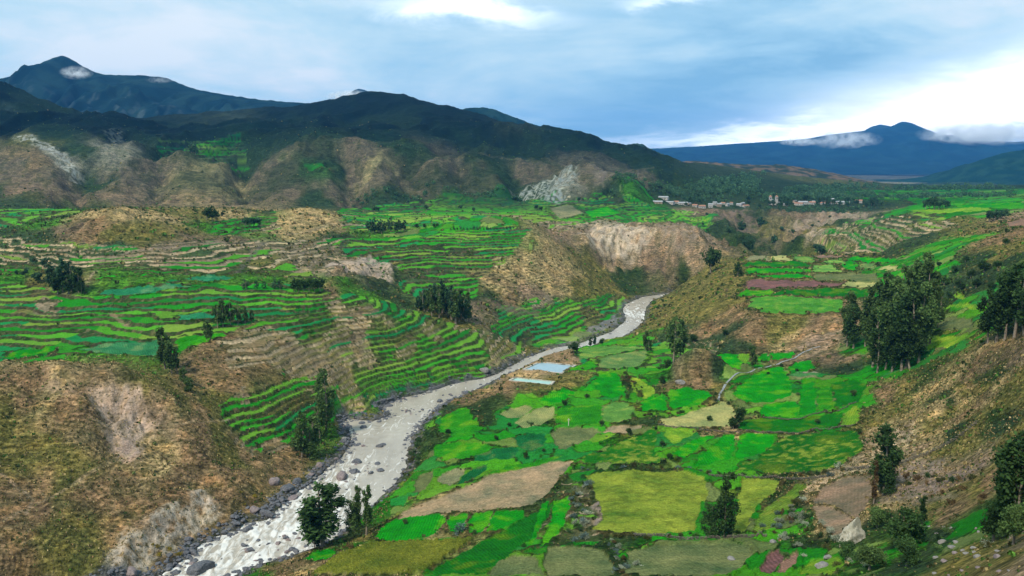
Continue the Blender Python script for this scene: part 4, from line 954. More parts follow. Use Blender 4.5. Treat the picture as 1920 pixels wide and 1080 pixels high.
def crown(kind, n_, size, seed):
    r = np.random.default_rng(seed); C, R = [], []
    if kind == 'euc':
        nc = 20
        for i in range(nc):
            t = .26 + .68 * (i + r.uniform(-.4, .4)) / nc; env = .15 * math.sin(math.pi * min(1, max(.02, (t - .14) / .92))) ** .6; a = r.uniform(0, 6.28); q = env * r.uniform(.3, 1.0)
            C.append((q * math.cos(a), q * math.sin(a), t)); R.append(r.uniform(.045, .085) * (1.15 - .5 * t))
        C.append((0, 0, .94)); R.append(.04)
    elif kind == 'slim':
        for i in range(16):
            t = .22 + .72 * (i + r.uniform(-.4, .4)) / 16; a = r.uniform(0, 6.28); q = r.uniform(0, .06); C.append((q * math.cos(a), q * math.sin(a), t)); R.append(r.uniform(.035, .06) * (1.2 - .6 * t))
    elif kind == 'round':
        for i in range(22):
            d = r.normal(size=3); d /= np.linalg.norm(d); d = d * r.uniform(.3, 1); C.append((d[0] * .34, d[1] * .34, .52 + d[2] * .32)); R.append(r.uniform(.10, .17))
    elif kind == 'plume':
        for i in range(26):
            t = r.uniform(.08, .95); env = .20 * (1 - abs(t - .35) ** 1.3) ; a = r.uniform(0, 6.28); q = env * r.uniform(.2, 1); C.append((q * math.cos(a), q * math.sin(a), t)); R.append(r.uniform(.05, .10) * (1.2 - .5 * t))
    C, R = np.array(C), np.array(R)
    return *leaves(C, R, n_, size, r, 1.5 if kind in ('slim', 'euc') else 1.35 if kind == 'plume' else 1), C
def trunk(C, seed, top, rb, nl=8):
    r = np.random.default_rng(seed); bend = r.normal(size=2) * .02
    P_ = [(bend[0] * math.sin(t * 3), bend[1] * math.sin(t * 2), t) for t in np.linspace(-.03, top, 7)]
    V, F = tube(P_, np.linspace(rb, rb * .25, 7), 6); VV, FF_, o = [V], [F], len(V)
    stem = (VV[0], FF_[0]); VV, FF_, o = [], [], 0
    for c in C[r.choice(len(C), min(nl, len(C)), replace=False)]:
        z0 = max(.12, c[2] - r.uniform(.08, .2)); base = (bend[0] * math.sin(z0 * 3), bend[1] * math.sin(z0 * 2), z0)
        V, F = tube([base, (np.array(base) + c) / 2 + (0, 0, .01), c], (rb * .45, rb * .3, rb * .1), 4); VV.append(V); FF_.append(F + o); o += len(V)
    return stem, (np.concatenate(VV), np.concatenate(FF_))
PROTO = {}
def proto(kind, lod, lm, seed):
    key = (kind, lod, lm, seed)
    if key not in PROTO:
        n_, size = {0: (4200, .018), 1: (1500, .027), 2: (320, .048)}[lod]
        if kind == 'round': size *= 1.5
        if kind == 'slim': n_ = int(n_ * .6)
        V, F, C = crown(kind, n_, size, seed * 7 + 1)
        cm = npmesh("crown", V, F, smooth=False); cm.materials.append(LEAF[lm])
        st_, br_ = trunk(C, seed, .86 if kind != 'round' else .6, .020 if kind != 'round' else .035, 8 if lod < 2 else 2)
        tm = npmesh("trunk", *st_); tm.materials.append(BARK); bm_ = npmesh("branches", *br_); bm_.materials.append(BARK)
        PROTO[key] = (cm, tm, bm_)
    return PROTO[key]
def tree(x, y, h, kind, lod, lm, label, group=None, wide=1.0, name="eucalyptus_tree", cat="tree", z=None):
    z = float(zat(np.array([x]), np.array([y]))[0]) if z is None else z
    cm, tm, bm_ = proto(kind, lod, lm, int(rng.integers(4)))
    r = bpy.data.objects.new(name, None); COL.objects.link(r); r.location = (x, y, z - .1); r.empty_display_size = .1
    r.scale = (h * wide * rng.uniform(.9, 1.1), h * wide * rng.uniform(.9, 1.1), h); r.rotation_euler = (rng.normal() * .02, rng.normal() * .02, rng.uniform(0, 6.28))
    link("crown", cm, None, r); tk = link("trunk", tm, None, r)
    if lod < 2: link("branches", bm_, None, tk)["kind"] = "stuff"
    return tag(r, label, cat, group)
def ptree(u, vb, vt, kind, lod, lm, label, group=None, wide=1.0, ymin=0, name="eucalyptus_tree", hid=None):
    if hid: Y = hid; x, y = aa(u, vb) * Y, Y; zz = float(zat(np.array([x]), np.array([y]))[0]); h = ZC + Y * te(vt) - zz
    else:
        x, y = hit(u, vb, ymin); zz = float(zat(np.array([x]), np.array([y]))[0]); h = ZC + y * te(vt) - zz
    return tree(x, y, max(h, 1.5), kind, lod, lm, label, group, wide, name, z=zz)
# near trees, each its own
ptree(606, 1026, 905, 'euc', 0, 'dark', "dark eucalyptus on the right bank leaning over the rapids", wide=2.0)
ptree(590, 1024, 945, 'plume', 0, 'dark', "low dark tree hugging the foot of the riverside eucalyptus", wide=.9)
ptree(664, 1006, 930, 'plume', 0, 'mid', "bushy dark tree between the riverside eucalyptus and slim pair", wide=.9)
ptree(671, 1004, 905, 'slim', 0, 'mid', "slim eucalyptus of the riverside pair nearer the water", wide=1.0)
ptree(687, 1002, 903, 'slim', 0, 'mid', "slim eucalyptus of the riverside pair nearer the fields", wide=1.1)
ptree(1358, 1006, 880, 'plume', 0, 'dark', "tall black-green plume-shaped tree at the edge of the yellow field", wide=.85)
ptree(1330, 1006, 938, 'plume', 0, 'dark', "shorter black-green tree at the foot of the plume-shaped one", wide=1.2)
ptree(1657, 925, 798, 'euc', 0, 'dark', "tall dark eucalyptus standing on the bare ground by the field wall", wide=1.35)
ptree(1662, 925, 850, 'plume', 0, 'dark', "dark lower growth around the tall eucalyptus by the wall", wide=.9)
ptree(1638, 945, 858, 'slim', 1, 'brown', "thin half-bare tree just in front of the tall eucalyptus", wide=.7)
ptree(1729, 986, 924, 'slim', 0, 'dark', "thin dark upright cactus-like tree on the bare ground", wide=1.5)
ptree(1690, 1030, 940, 'round', 0, 'dark', "large round dark tree in the lower corner beside the pale rock", wide=1.05, name="round_tree")
ptree(1645, 990, 940, 'round', 0, 'mid', "smaller round green tree behind the pale rock", wide=.95, name="round_tree")
ptree(1700, 1060, 1000, 'round', 0, 'dark', "dark bushy tree in front of the large round tree", wide=1.0, name="round_tree")
ptree(1630, 1068, 1015, 'round', 0, 'mid', "green bushy tree below the pale rock", wide=1.3, name="round_tree")
ptree(1585, 1055, 1010, 'round', 0, 'dark', "dark bushy tree to the left of and below the pale rock", wide=1.2, name="round_tree")
ptree(1895, 1010, 805, 'euc', 0, 'dark', "big black-green tree cut by the right edge of the view", wide=1.2)
ptree(1920, 1000, 830, 'euc', 0, 'dark', "dark tree behind the big one at the right edge", wide=1.2)
ptree(1862, 1015, 925, 'round', 0, 'dark', "round dark tree at the foot of the big right-edge tree", wide=.9, name="round_tree")
ptree(1900, 1020, 930, 'round', 0, 'mid', "green round tree low at the right edge", wide=.9, name="round_tree")
for u, vb, vt, w in ((1588, 650, 545, .9), (1600, 655, 570, 1.1), (1622, 650, 535, .9), (1636, 690, 560, 1.0), (1652, 660, 510, .9), (1660, 695, 575, 1.1), (1676, 690, 520, .9), (1688, 640, 495, .9), (1698, 690, 540, 1.1), (1706, 640, 487, .9), (1718, 640, 472, .9), (1722, 680, 530, 1.0), (1735, 650, 490, .9), (1743, 645, 520, 1.0), (1672, 700, 600, 1.2), (1705, 690, 590, 1.2), (1645, 700, 610, 1.2), (1757, 620, 545, .8), (1690, 695, 570, 1.1), (1663, 640, 515, .9)):
    ptree(u, vb, vt, 'euc', 0, 'mid' if w < 1.05 else 'dark', "tall eucalyptus in the big dark grove beside the small green fields", "big eucalyptus grove on the right", .98 * w)
for u, vb, vt in ((1852, 645, 540), (1868, 640, 512), (1884, 635, 500), (1902, 632, 490), (1920, 630, 500), (1945, 630, 490)):
    ptree(u, vb, vt, 'euc', 0, 'dark', "dark eucalyptus in the grove on the slope at the right edge", "eucalyptus grove at the right edge", 1.05)
for u, vb, vt, k, w, lab in ((1262, 683, 592, 'euc', .95, "eucalyptus with bare pale trunk beside the rocky knoll"), (1276, 672, 600, 'euc', 1.1, "darker eucalyptus behind the bare-trunked one by the knoll"), (1210, 658, 618, 'euc', 1.1, "small eucalyptus near the far river bend"), (1217, 661, 632, 'plume', 1.1, "low dark tree beside the small riverbend eucalyptus"),
        (1250, 697, 668, 'round', .9, "small round bush-tree in front of the bare-trunked eucalyptus"), (1412, 692, 652, 'euc', 1.2, "small tree standing in the bright field by the stream"), (1386, 802, 757, 'round', .8, "dark round tree on the pale triangular field"), (1375, 806, 778, 'round', .9, "smaller dark tree next to the round one on the pale field"),
        (1076, 668, 637, 'round', 1.0, "dark tree at the corner of the large pool"), (1107, 649, 630, 'slim', 2.0, "slim small tree at the river edge above the pools"), (1115, 649, 628, 'slim', 2.0, "middle small tree at the river edge above the pools"), (1127, 649, 633, 'round', .9, "rounder small tree at the river edge above the pools"),
        (1332, 512, 455, 'round', .8, "large dark tree at the corner of the mid plateau"), (1383, 518, 489, 'plume', 1.4, "conical dark tree at the edge of the plateau fields"), (1242, 727, 700, 'round', .8, "small dark round tree left of the knoll")):
    ptree(u, vb, vt, k, 1, 'mid' if k == 'euc' else 'dark', lab, None, w, name="eucalyptus_tree" if k in ('euc', 'slim') else "round_tree")
ptree(1402, 478, 440, 'round', 1, 'far', "bluish dark tree beyond the far edge of the plateau fields", None, .9, 620, name="round_tree")
for u, vb, vt, w in ((100, 545, 490, 1.0), (118, 548, 482, 1.0), (135, 548, 488, 1.0), (148, 550, 500, 1.2), (108, 550, 510, 1.4), (130, 552, 515, 1.4), (152, 552, 525, 1.3)):
    ptree(u, vb, vt, 'euc', 1, 'far' if w < 1.1 else 'dark', "dark tree in the dense clump on the left bench", "dense tree clump on the left bench", 1.25 * w)
for u, vb, vt in ((48, 518, 500), (72, 530, 505), (30, 515, 505), (62, 495, 478), (85, 500, 480)): ptree(u, vb, vt, 'round', 2, 'far', "small rounded tree scattered left of the dense clump", "small trees on the far left bench", 1.1, name="round_tree")
for u, vb, vt, k, w in ((310, 692, 612, 'euc', 1.0), (322, 700, 640, 'euc', 1.1), (332, 700, 650, 'euc', .9), (345, 722, 685, 'plume', 1.2), (355, 735, 705, 'plume', 1.3)):
    ptree(u, vb, vt, k, 1, 'mid', "slender eucalyptus in the gully behind the near brown hill", "gully trees behind the near brown hill", w * 1.1)
for u, vb, vt in ((408, 612, 570), (418, 610, 562), (432, 608, 566), (446, 606, 570), (460, 605, 574), (472, 604, 580), (388, 640, 600), (395, 640, 607)):
    ptree(u, vb, vt, 'euc', 1, 'mid', "airy eucalyptus in the loose row on the terrace edge", "loose eucalyptus row on the terraces", 1.2)
for u in (552, 560, 570, 580, 590, 600): ptree(u, 546, 518 + (u % 5), 'round', 2, 'dark', "round dark tree in the short row along the bench edge", "short tree row on the bench edge", 1.0, name="round_tree")
for u, vb, vt in ((462, 542, 522), (480, 540, 524), (495, 540, 526), (515, 540, 520), (525, 541, 523)): ptree(u, vb, vt, 'plume', 2, 'far', "small upright tree spaced along the middle of the bench", "small trees on the bench", 1.4)
for i in range(18):
    u = 782 + i * 5.6 + rng.uniform(-3, 3); ptree(u, 590, 518 + abs(u - 825) * .45 + rng.uniform(0, 22), 'slim' if i % 3 else 'euc', 1, 'mid' if i % 2 else 'far', "eucalyptus in the tall dense row behind the terraced spur", "tall eucalyptus row behind the terraced spur", 1.3, hid=412 + rng.uniform(-4, 12))
for u, vb, vt, k, w in ((566, 862, 770, 'euc', 1.0), (588, 852, 778, 'euc', 1.2), (580, 862, 800, 'plume', 1.1), (611, 806, 690, 'euc', .9), (600, 820, 735, 'plume', .8), (556, 850, 800, 'plume', 1.2)):
    ptree(u, vb, vt, k, 1, 'mid', "slender tree in the clump on the left bank by the boulders", "left bank tree clump by the boulders", w)
for i in range(12): ptree(692 + i * 6 + rng.uniform(-2, 2), 440 - rng.uniform(0, 4), 408 + rng.uniform(0, 10), 'euc', 2, 'far', "bluish eucalyptus in the plantation on the middle bench", "plantation on the middle bench", 1.3, 540)
for u in (781, 796, 814, 820): ptree(u, 436, 417, 'round', 2, 'dark', "dark rounded tree between the plantation and the long row", "dark trees on the middle bench", 1.0, 540, name="round_tree")
for i in range(22): ptree(845 + i * 6.2, 441, 422 + rng.uniform(0, 5), 'plume', 2, 'far' if i > 2 else 'dark', "small tree in the long row below the round brown hillock", "long tree row below the round hillock", 1.5, 540)
for u, vb, vt in ((388, 414, 386), (398, 415, 384), (405, 412, 390), (418, 408, 394)): ptree(u, vb, vt, 'round', 2, 'dark', "dark tree on the flank of the left brown hill", "trees on the left brown hill", .9, name="round_tree")
for u in (460, 468, 476, 484): ptree(u, 424, 404, 'round', 2, 'far', "dark tree at the foot of the left brown hill", "trees at the foot of the left brown hill", 1.0, name="round_tree")
for u, vb, vt in ((1735, 393, 370), (1743, 393, 366), (1752, 394, 364), (1760, 394, 366), (1768, 393, 369), (1776, 392, 373)): ptree(u, vb, vt, 'round', 2, 'far', "dark tree in the clump on the upper right plateau", "tree clump on the upper right plateau", .9, name="round_tree")
for u, vb, vt in ((1855, 416, 390), (1865, 417, 388), (1875, 416, 390), (1884, 412, 388)): ptree(u, vb, vt, 'round', 2, 'far', "tree in the small clump below the ploughed field on the right", "small clump by the right ploughed field", .9, name="round_tree")
for u, vb, vt in ((360, 305, 268), (368, 305, 264), (372, 306, 275)): ptree(u, vb, vt, 'euc', 2, 'far', "lone dark trees on the green saddle of the foothills", "trees on the foothill saddle", 1.4, 850)
for i in range(16): ptree(1850 + rng.uniform(-90, 80), 500 + rng.uniform(-25, 60), 480 + rng.uniform(-30, 30), 'round', 1, 'dark', "dark rounded tree scattered over the right hillside", "scattered trees on the right hillside", 1.0, name="round_tree") if False else None
for u, vb, s in ((1770, 535, 20), (1800, 545, 22), (1820, 520, 18), (1845, 510, 26), (1830, 540, 22), (1790, 510, 14), (1870, 505, 20), (1885, 460, 16), (1760, 500, 12), (1810, 490, 14), (1860, 545, 20), (1780, 560, 16)):
    ptree(u, vb, vb - s, 'round', 1, 'dark', "dark rounded tree scattered over the scrubby right hillside", "scattered trees on the right hillside", 1.15, name="round_tree")
for u, v in ((1230, 812), (1242, 838), (1255, 862), (1330, 790), (1495, 745), (1562, 742), (1495, 700), (1532, 795), (1600, 745), (1176, 750), (1100, 748), (1060, 760), (1128, 800), (955, 800), (930, 825), (1020, 850), (1075, 842), (985, 860), (1465, 690), (1440, 705), (1340, 690), (1365, 760), (1612, 815), (1240, 690), (840, 815), (815, 790), (1180, 815), (760, 985), (890, 1005), (1410, 660), (1300, 640), (1360, 630)):
    ptree(u, v, v - rng.uniform(9, 17), 'round', 1, 'dark' if rng.random() < .6 else 'mid', "small dark bushy tree on the field edges of the right bank", "small trees along the right bank field edges", 1.25, name="small_tree")
# far village trees in loose clumps, and the woods behind as one mass
cl_ = [(rng.uniform(1235, 1650), 383 + rng.normal() * 5) for _ in range(26)]
for i in range(120):
    cu_, cv_ = cl_[int(rng.integers(len(cl_)))]; u, v = cu_ + rng.normal() * 9, cv_ + rng.normal() * 3
    ptree(u, v, v - rng.uniform(6, 15), 'round' if i % 3 else 'euc', 2, 'far', "bluish far tree around the " + ("left end" if u < 1340 else "middle" if u < 1470 else "right end" if u < 1570 else "far right end") + " of the village", "trees around the " + ("left end" if u < 1340 else "middle" if u < 1470 else "right end" if u < 1570 else "far right end") + " of the village", 1.0, 900)
for i in range(40):
    u, v = rng.uniform(1300, 1560), rng.uniform(405, 470); ptree(u, v, v - rng.uniform(6, 16), 'round', 2, 'far', "small dark tree in the eroded gorge below the village", "trees in the gorge below the village", 1.1, 640, name="round_tree")
for i in range(30):
    u, v = rng.uniform(640, 1250), rng.uniform(372, 400); ptree(u, v, v - rng.uniform(6, 13), 'round', 2, 'far', "tiny far tree along the field edges under the foothills", "far trees under the foothills", 1.1, 700, name="round_tree")
wd = []
for (u0, v0, u1, v1, n_, sp_) in ((1245, 372, 1420, 352, 260, 7), (1300, 350, 1420, 335, 150, 6), (1430, 372, 1640, 368, 220, 4), (1480, 358, 1640, 352, 120, 3), (1650, 372, 1900, 366, 110, 2.5), (1660, 358, 1900, 352, 110, 2), (1150, 378, 1240, 372, 60, 4), (1420, 395, 1640, 398, 60, 4), (640, 372, 1000, 376, 70, 3), (640, 240, 1050, 285, 0, 9)):
    for _ in range(n_):
        f = rng.uniform(); x, y = hit(u0 + (u1 - u0) * f + rng.normal() * 6, v0 + (v1 - v0) * f + rng.normal() * sp_, 850); wd.append((x, y))
wd = np.array(wd); Vb, Fb = leaves(np.array([(0, 0, .5), (.25, .1, .35), (-.2, .2, .4), (0, -.25, .35)]), np.array([.42, .3, .3, .3]), 44, .16, np.random.default_rng(3), 1.1)
Xw = np.c_[wd, zat(wd[:, 0], wd[:, 1])]; sw = rng.uniform(4, 9, len(wd)) * np.clip(wd[:, 1] / 1200, .8, 1.8)
tag(link("woodland", joined("woodland", Vb, Fb, Xw, sw, None, rng.uniform(0, 6.28, len(wd))), LEAF['far']), "dark woods covering the slopes behind the village", "woodland", None, "stuff")

# ------------------------------------------------------------------ village
def house_mesh(w, d, h, rh):
    x, y = w / 2, d / 2
    wv = np.array([(-x, -y, -1.5), (x, -y, -1.5), (x, y, -1.5), (-x, y, -1.5), (-x, -y, h), (x, -y, h), (x, y, h), (-x, y, h), (-x, 0, h + rh), (x, 0, h + rh)])
    wf = [(0, 1, 5, 4), (1, 2, 6, 5), (2, 3, 7, 6), (3, 0, 4, 7)]; gf = [(4, 8, 7), (5, 6, 9)]
    me = bpy.data.meshes.new("wall"); me.from_pydata([tuple(q) for q in wv], [], wf + gf)
    o = .45; t = .18; rv = []
    for z in (0, t): rv += [(-x - o, -y - o, h - .2 + z), (x + o, -y - o, h - .2 + z), (x + o, 0, h + rh + .02 + z), (-x - o, 0, h + rh + .02 + z), (x + o, y + o, h - .2 + z), (-x - o, y + o, h - .2 + z)]
    rf = [(6, 7, 8, 9), (9, 8, 10, 11), (3, 2, 1, 0), (5, 4, 2, 3), (0, 1, 7, 6), (4, 5, 11, 10), (1, 2, 8, 7), (2, 4, 10, 8), (5, 3, 9, 11), (3, 0, 6, 9)]
    mr = bpy.data.meshes.new("roof"); mr.from_pydata(rv, [], rf)
    op = bpy.data.meshes.new("openings"); ov, of = [], []
    dm = bpy.data.meshes.new("door"); dm.from_pydata([(-.5, -y - .04, 0), (.5, -y - .04, 0), (.5, -y - .04, 2.0), (-.5, -y - .04, 2.0)], [], [(0, 1, 2, 3)])
    wm_ = bpy.data.meshes.new("window"); wm_.from_pydata([(-.55, -y - .04, 1.0), (.55, -y - .04, 1.0), (.55, -y - .04, 2.1), (-.55, -y - .04, 2.1)], [], [(0, 1, 2, 3)])
    bpy.data.meshes.remove(op)
    return me, mr, dm, wm_
WHITE = simple("whitewash", (.30, .285, .26), (.45, .43, .40), .8, .9, .1); ADOBE = simple("adobe_wall", (.22, .17, .13), (.34, .27, .20), .8, .95, .1)
TIN = simple("tin_roof", (.22, .23, .24), (.36, .37, .38), .6, .5, .1); TILE = simple("tile_roof", (.26, .13, .08), (.38, .20, .13), 1.5, .9, .2); DARKW = simple("dark_opening", (.02, .02, .025), (.05, .05, .05), 1, .6, 0)
HM = []
for k, (w, d, h, rh) in enumerate(((9, 6, 3.2, 1.6), (12, 7, 4.0, 1.8), (7, 6, 5.2, 1.4), (16, 7, 3.4, 1.5))):
    for wmat, rmat in ((WHITE, TIN), (WHITE, TILE), (ADOBE, TIN)):
        ms_ = house_mesh(w, d, h, rh); ms_ = list(ms_)
        for m_, q in zip((wmat, rmat, DARKW, DARKW), ms_): q.materials.append(m_)
        HM.append((ms_, w))
def house(u, v, k, label, group, sc=1.0, rz=0.):
    x, y = hit(u, v, 900); z = float(zat(np.array([x]), np.array([y]))[0]); ms_, w = HM[k]
    r = link("house", None); r.location = (x, y, z); r.rotation_euler = (0, 0, rz); r.scale = (sc,) * 3; tag(r, label, "house", group)
    wl = link("wall", ms_[0], None, r); link("roof", ms_[1], None, r); link("door", ms_[2], None, wl)
    for s in (-.28, .28):
        o = link("window", ms_[3], None, wl); o.location = (s * w, 0, 0)
hs = [(1232, 388), (1244, 387), (1256, 389), (1268, 388), (1280, 389), (1292, 388), (1303, 390), (1316, 390), (1332, 388), (1340, 384), (1348, 387), (1356, 384), (1364, 386), (1371, 383), (1386, 386), (1392, 383), (1398, 387), (1462, 383), (1472, 385), (1490, 381), (1498, 384), (1505, 381), (1522, 383), (1530, 380), (1538, 382), (1545, 379), (1552, 382), (1560, 379), (1567, 382), (1576, 383), (1588, 382), (1610, 380)]
for i, (u, v) in enumerate(hs):
    seg = "on the bluff edge left of" if u < 1322 else "in the white middle block of" if u < 1410 else "in the long right row of"
    house(u, v + rng.uniform(-1, 1), int(rng.integers(len(HM))), "pale house " + seg + " the village", "village houses " + ("left" if u < 1322 else "middle" if u < 1410 else "right"), rng.uniform(.55, .85), rng.uniform(-.7, .7))
# church with two white towers
x, y = hit(1450, 384, 900); z = float(zat(np.array([x]), np.array([y]))[0])
r = link("church", None); r.location = (x, y, z); tag(r, "white village church with two square towers among dark trees", "church")
def boxm(name, x0, x1, y0, y1, z0, z1, m, par=None):
    me = bpy.data.meshes.new(name); me.from_pydata([(x0, y0, z0), (x1, y0, z0), (x1, y1, z0), (x0, y1, z0), (x0, y0, z1), (x1, y0, z1), (x1, y1, z1), (x0, y1, z1)], [], [(0, 1, 5, 4), (1, 2, 6, 5), (2, 3, 7, 6), (3, 0, 4, 7), (4, 5, 6, 7)]); return link(name, me, m, par or r)
cw = boxm("wall", -3, 3, 0, 14, -1.5, 6, WHITE); TW = {-4.4: boxm("tower", -6, -2.8, -1, 2.5, -1.5, 12, WHITE), 4.4: boxm("tower", 2.8, 6, -1, 2.5, -1.5, 12, WHITE)}; boxm("door", -1, 1, -.06, .2, 0, 3, DARKW, cw)
for s in (-4.4, 4.4):
    me = bpy.data.meshes.new("tower_roof"); me.from_pydata([(s - 1.9, -1.3, 12.02), (s + 1.9, -1.3, 12.02), (s + 1.9, 2.8, 12.02), (s - 1.9, 2.8, 12.02), (s, .75, 14.2)], [], [(0, 1, 4), (1, 2, 4), (2, 3, 4), (3, 0, 4)]); link("tower_roof", me, TILE, TW[s])
    me = bpy.data.meshes.new("belfry_opening"); me.from_pydata([(s - .7, -1.04, 8.5), (s + .7, -1.04, 8.5), (s + .7, -1.04, 10.8), (s - .7, -1.04, 10.8)], [], [(0, 1, 2, 3)]); link("belfry_opening", me, DARKW, TW[s])
me = bpy.data.meshes.new("roof"); me.from_pydata([(-3.3, -.2, 6.02), (3.3, -.2, 6.02), (3.3, 14.3, 6.02), (-3.3, 14.3, 6.02), (0, -.2, 8.2), (0, 14.3, 8.2)], [], [(0, 4, 5, 3), (4, 1, 2, 5), (0, 1, 4), (2, 3, 5)]); link("roof", me, TIN, r)

# ------------------------------------------------------------------ bushes, hedges, stone walls
BUSH = {}
def bush_mesh(lm, k):
    if (lm, k) not in BUSH:
        r = np.random.default_rng(900 + k); C = []; R = []
        for i in range(9):
            a, q = r.uniform(0, 6.28), r.uniform(0, .75); C.append((q * math.cos(a), q * math.sin(a), r.uniform(.25, .8) * (1.1 - q * .6))); R.append(r.uniform(.22, .42))
        V, F = leaves(np.array(C), np.array(R), 420, .085, r, 1); V[:, 2] = np.maximum(V[:, 2], -.1)
        me = npmesh("bush", V, F, smooth=False); me.materials.append(LEAF[lm]); BUSH[lm, k] = me
    return BUSH[lm, k]
NB = [0]
def bush(x, y, s, lm, label, group):
    z = float(zat(np.array([x]), np.array([y]))[0]); NB[0] += 1
    put("bush", bush_mesh(lm, int(rng.integers(4))), (x, y, z - .05), (s * rng.uniform(.8, 1.25), s * rng.uniform(.8, 1.25), s * rng.uniform(.7, 1.1)), rng.uniform(0, 6.28), label, "bush", group)
def hedge(s, spacing, size, mats, label, group, jit=.6):
    pts = wpoly(PXL(s)); acc = 0.
    for (x0, y0), (x1, y1) in zip(pts[:-1], pts[1:]):
        L = math.hypot(x1 - x0, y1 - y0); k = 0
        while acc < L:
            f = acc / L; bush(x0 + (x1 - x0) * f + rng.normal() * jit, y0 + (y1 - y0) * f + rng.normal() * jit, size * rng.uniform(.6, 1.3), mats[int(rng.integers(len(mats)))], label, group); acc += spacing * rng.uniform(.7, 1.4)
        acc -= L
hedge("1095,880 1180,878 1260,880 1330,886", 1.9, 1.1, ['blue', 'dark', 'blue', 'olive'], "blue-grey or dark bush in the hedge above the large yellow-green field", "hedge above the yellow-green field")
hedge("1330,888 1400,893 1480,895 1540,891 1580,880", 2.8, 1.0, ['dark', 'brown', 'olive', 'dark'], "dark bush in the hedge between the yellow field and dark crop", "hedge below the dark crop")
hedge("1095,905 1088,930 1085,960 1080,985 1075,1005 1100,1010", 1.3, 1.2, ['blue', 'blue', 'dark', 'olive', 'pale'], "bluish bush in the thick belt left of the large yellow-green field", "bluish bush belt beside the yellow-green field", 1.5)
hedge("1120,1003 1200,1010 1300,1007 1390,1006 1440,1004", 2.4, .9, ['dark', 'dark', 'olive'], "dark bush in the hedge along the bottom of the yellow-green field", "hedge below the yellow-green field")
hedge("1150,1015 1155,1035 1160,1060 1165,1078", 1.1, .9, ['pale', 'dark', 'brown', 'blue'], "bush in the upright hedge between two stubble fields at the bottom", "hedge between the bottom stubble fields", .5)
hedge("1060,694 1120,694 1190,692 1240,693 1262,690", 4.2, 1.1, ['dark', 'dark', 'mid'], "dark bush in the line hedging the pale green riverside fields", "hedge below the riverside fields")
hedge("1170,702 1185,715 1195,735 1208,748", 2.2, 1.3, ['dark', 'brown', 'olive'], "dark bush in the hedge between two small bright fields", "hedge between small bright fields")
hedge("1190,782 1210,778 1250,778 1290,772 1330,762", 2.6, 1.2, ['dark', 'brown'], "dark bush in the bank above the pale triangular field", "hedge above the pale triangular field")
hedge("1370,812 1440,813 1520,812 1590,803", 4.5, .7, ['brown', 'dark', 'olive'], "small bush on the stone edge above the dark crop", "growth on the terrace edge")
hedge("1475,965 1462,985 1455,1005 1470,1020", 1.3, 1.1, ['dark', 'brown', 'pale', 'blue'], "bush in the tangled strip beside the bare tan fields", "tangled bushes by the tan fields", 1.8)
hedge("1500,935 1485,950 1490,975 1505,1000 1530,1015 1560,1020", 1.5, 1.1, ['dark', 'dark', 'olive', 'pale'], "dark bush in the overgrown bank below the bare tan fields", "overgrown bank by the tan fields", 1.6)
hedge("770,870 775,845 790,820 805,800", 1.6, 1.4, ['dark', 'olive', 'dark'], "dark bush on the steep grassy bank above the smooth river", "bushes on the steep river bank", 1.3)
hedge("985,795 1010,803 1040,795", 1.8, 1.0, ['dark'], "dark bush in the curved hedge below the pale olive plot", "hedge below the pale olive plot")
hedge("1300,700 1340,745 1350,755", 3.0, 1.0, ['dark', 'olive'], "bush along the stream at the foot of the knoll", "bushes along the stream")
for u, v, s, lm, lab in ((862, 1000, 2.2, 'blue', "large blue-grey bush among the bright green plots"), (655, 1030, 1.6, 'brown', "reddish-brown bush above the river near the oval green plot"), (1573, 878, 2.0, 'pale', "pale round bush at the corner of the dark crop"), (1555, 893, 1.5, 'blue', "blue-green bush at the end of the hedge"), (1485, 972, 1.6, 'pale', "whitish bush beside the bare tan field"), (1540, 985, 1.3, 'pale', "grey bush inside the bare tan field"),
        (1195, 1060, 1.2, 'pale', "grey-white bush on the green strip by the bottom stubble field"), (540, 800, 1.8, 'dark', "dark green bush on the lower left terraces"), (425, 775, 1.8, 'dark', "dark bush by the end of the footpath")):
    bush(*hit(u, v), s, lm, lab, None)
for i in range(22):
    u, v = rng.uniform(1700, 1850), rng.uniform(895, 945); bush(*hit(u, v), rng.uniform(.7, 1.5), ['brown', 'olive', 'brown', 'dark'][i % 4], "brownish tussock bush on the bare violet ground", "tussock bushes on the bare ground")
for i in range(12):
    u, v = rng.uniform(280, 330), rng.uniform(1010, 1040); 
    bush(*hit(rng.choice([300, 320, 335, 480, 500, 460]) + rng.uniform(-14, 14), rng.choice([1040, 1025]) if i % 2 else 1030 + rng.uniform(-6, 6)), rng.uniform(.6, 1.1), 'yellow', "yellow flowering bush at the foot of the left bank", "yellow bushes on the left bank") if i < 6 else bush(*hit(470 + rng.uniform(-25, 40), 940 + rng.uniform(-15, 15)), rng.uniform(.6, 1.0), 'yellow', "yellow flowering bush above the left boulder bank", "yellow bushes above the boulders")
for i in range(24):
    u, v = [(rng.uniform(1560, 1700), rng.uniform(1030, 1075)), (rng.uniform(1700, 1860), rng.uniform(985, 1045)), (rng.uniform(1440, 1560), rng.uniform(1015, 1050))][i % 3]
    bush(*hit(u, v), rng.uniform(.6, 1.3), ['dark', 'mid', 'olive', 'pale', 'dark'][i % 5], "bush in the thicket of the lower right corner", "thicket of the lower right corner")
print("BUSHES", NB[0])
STONE = simple("dry_stone", (.05, .044, .034), (.15, .13, .10), 1.8, .95, .5)
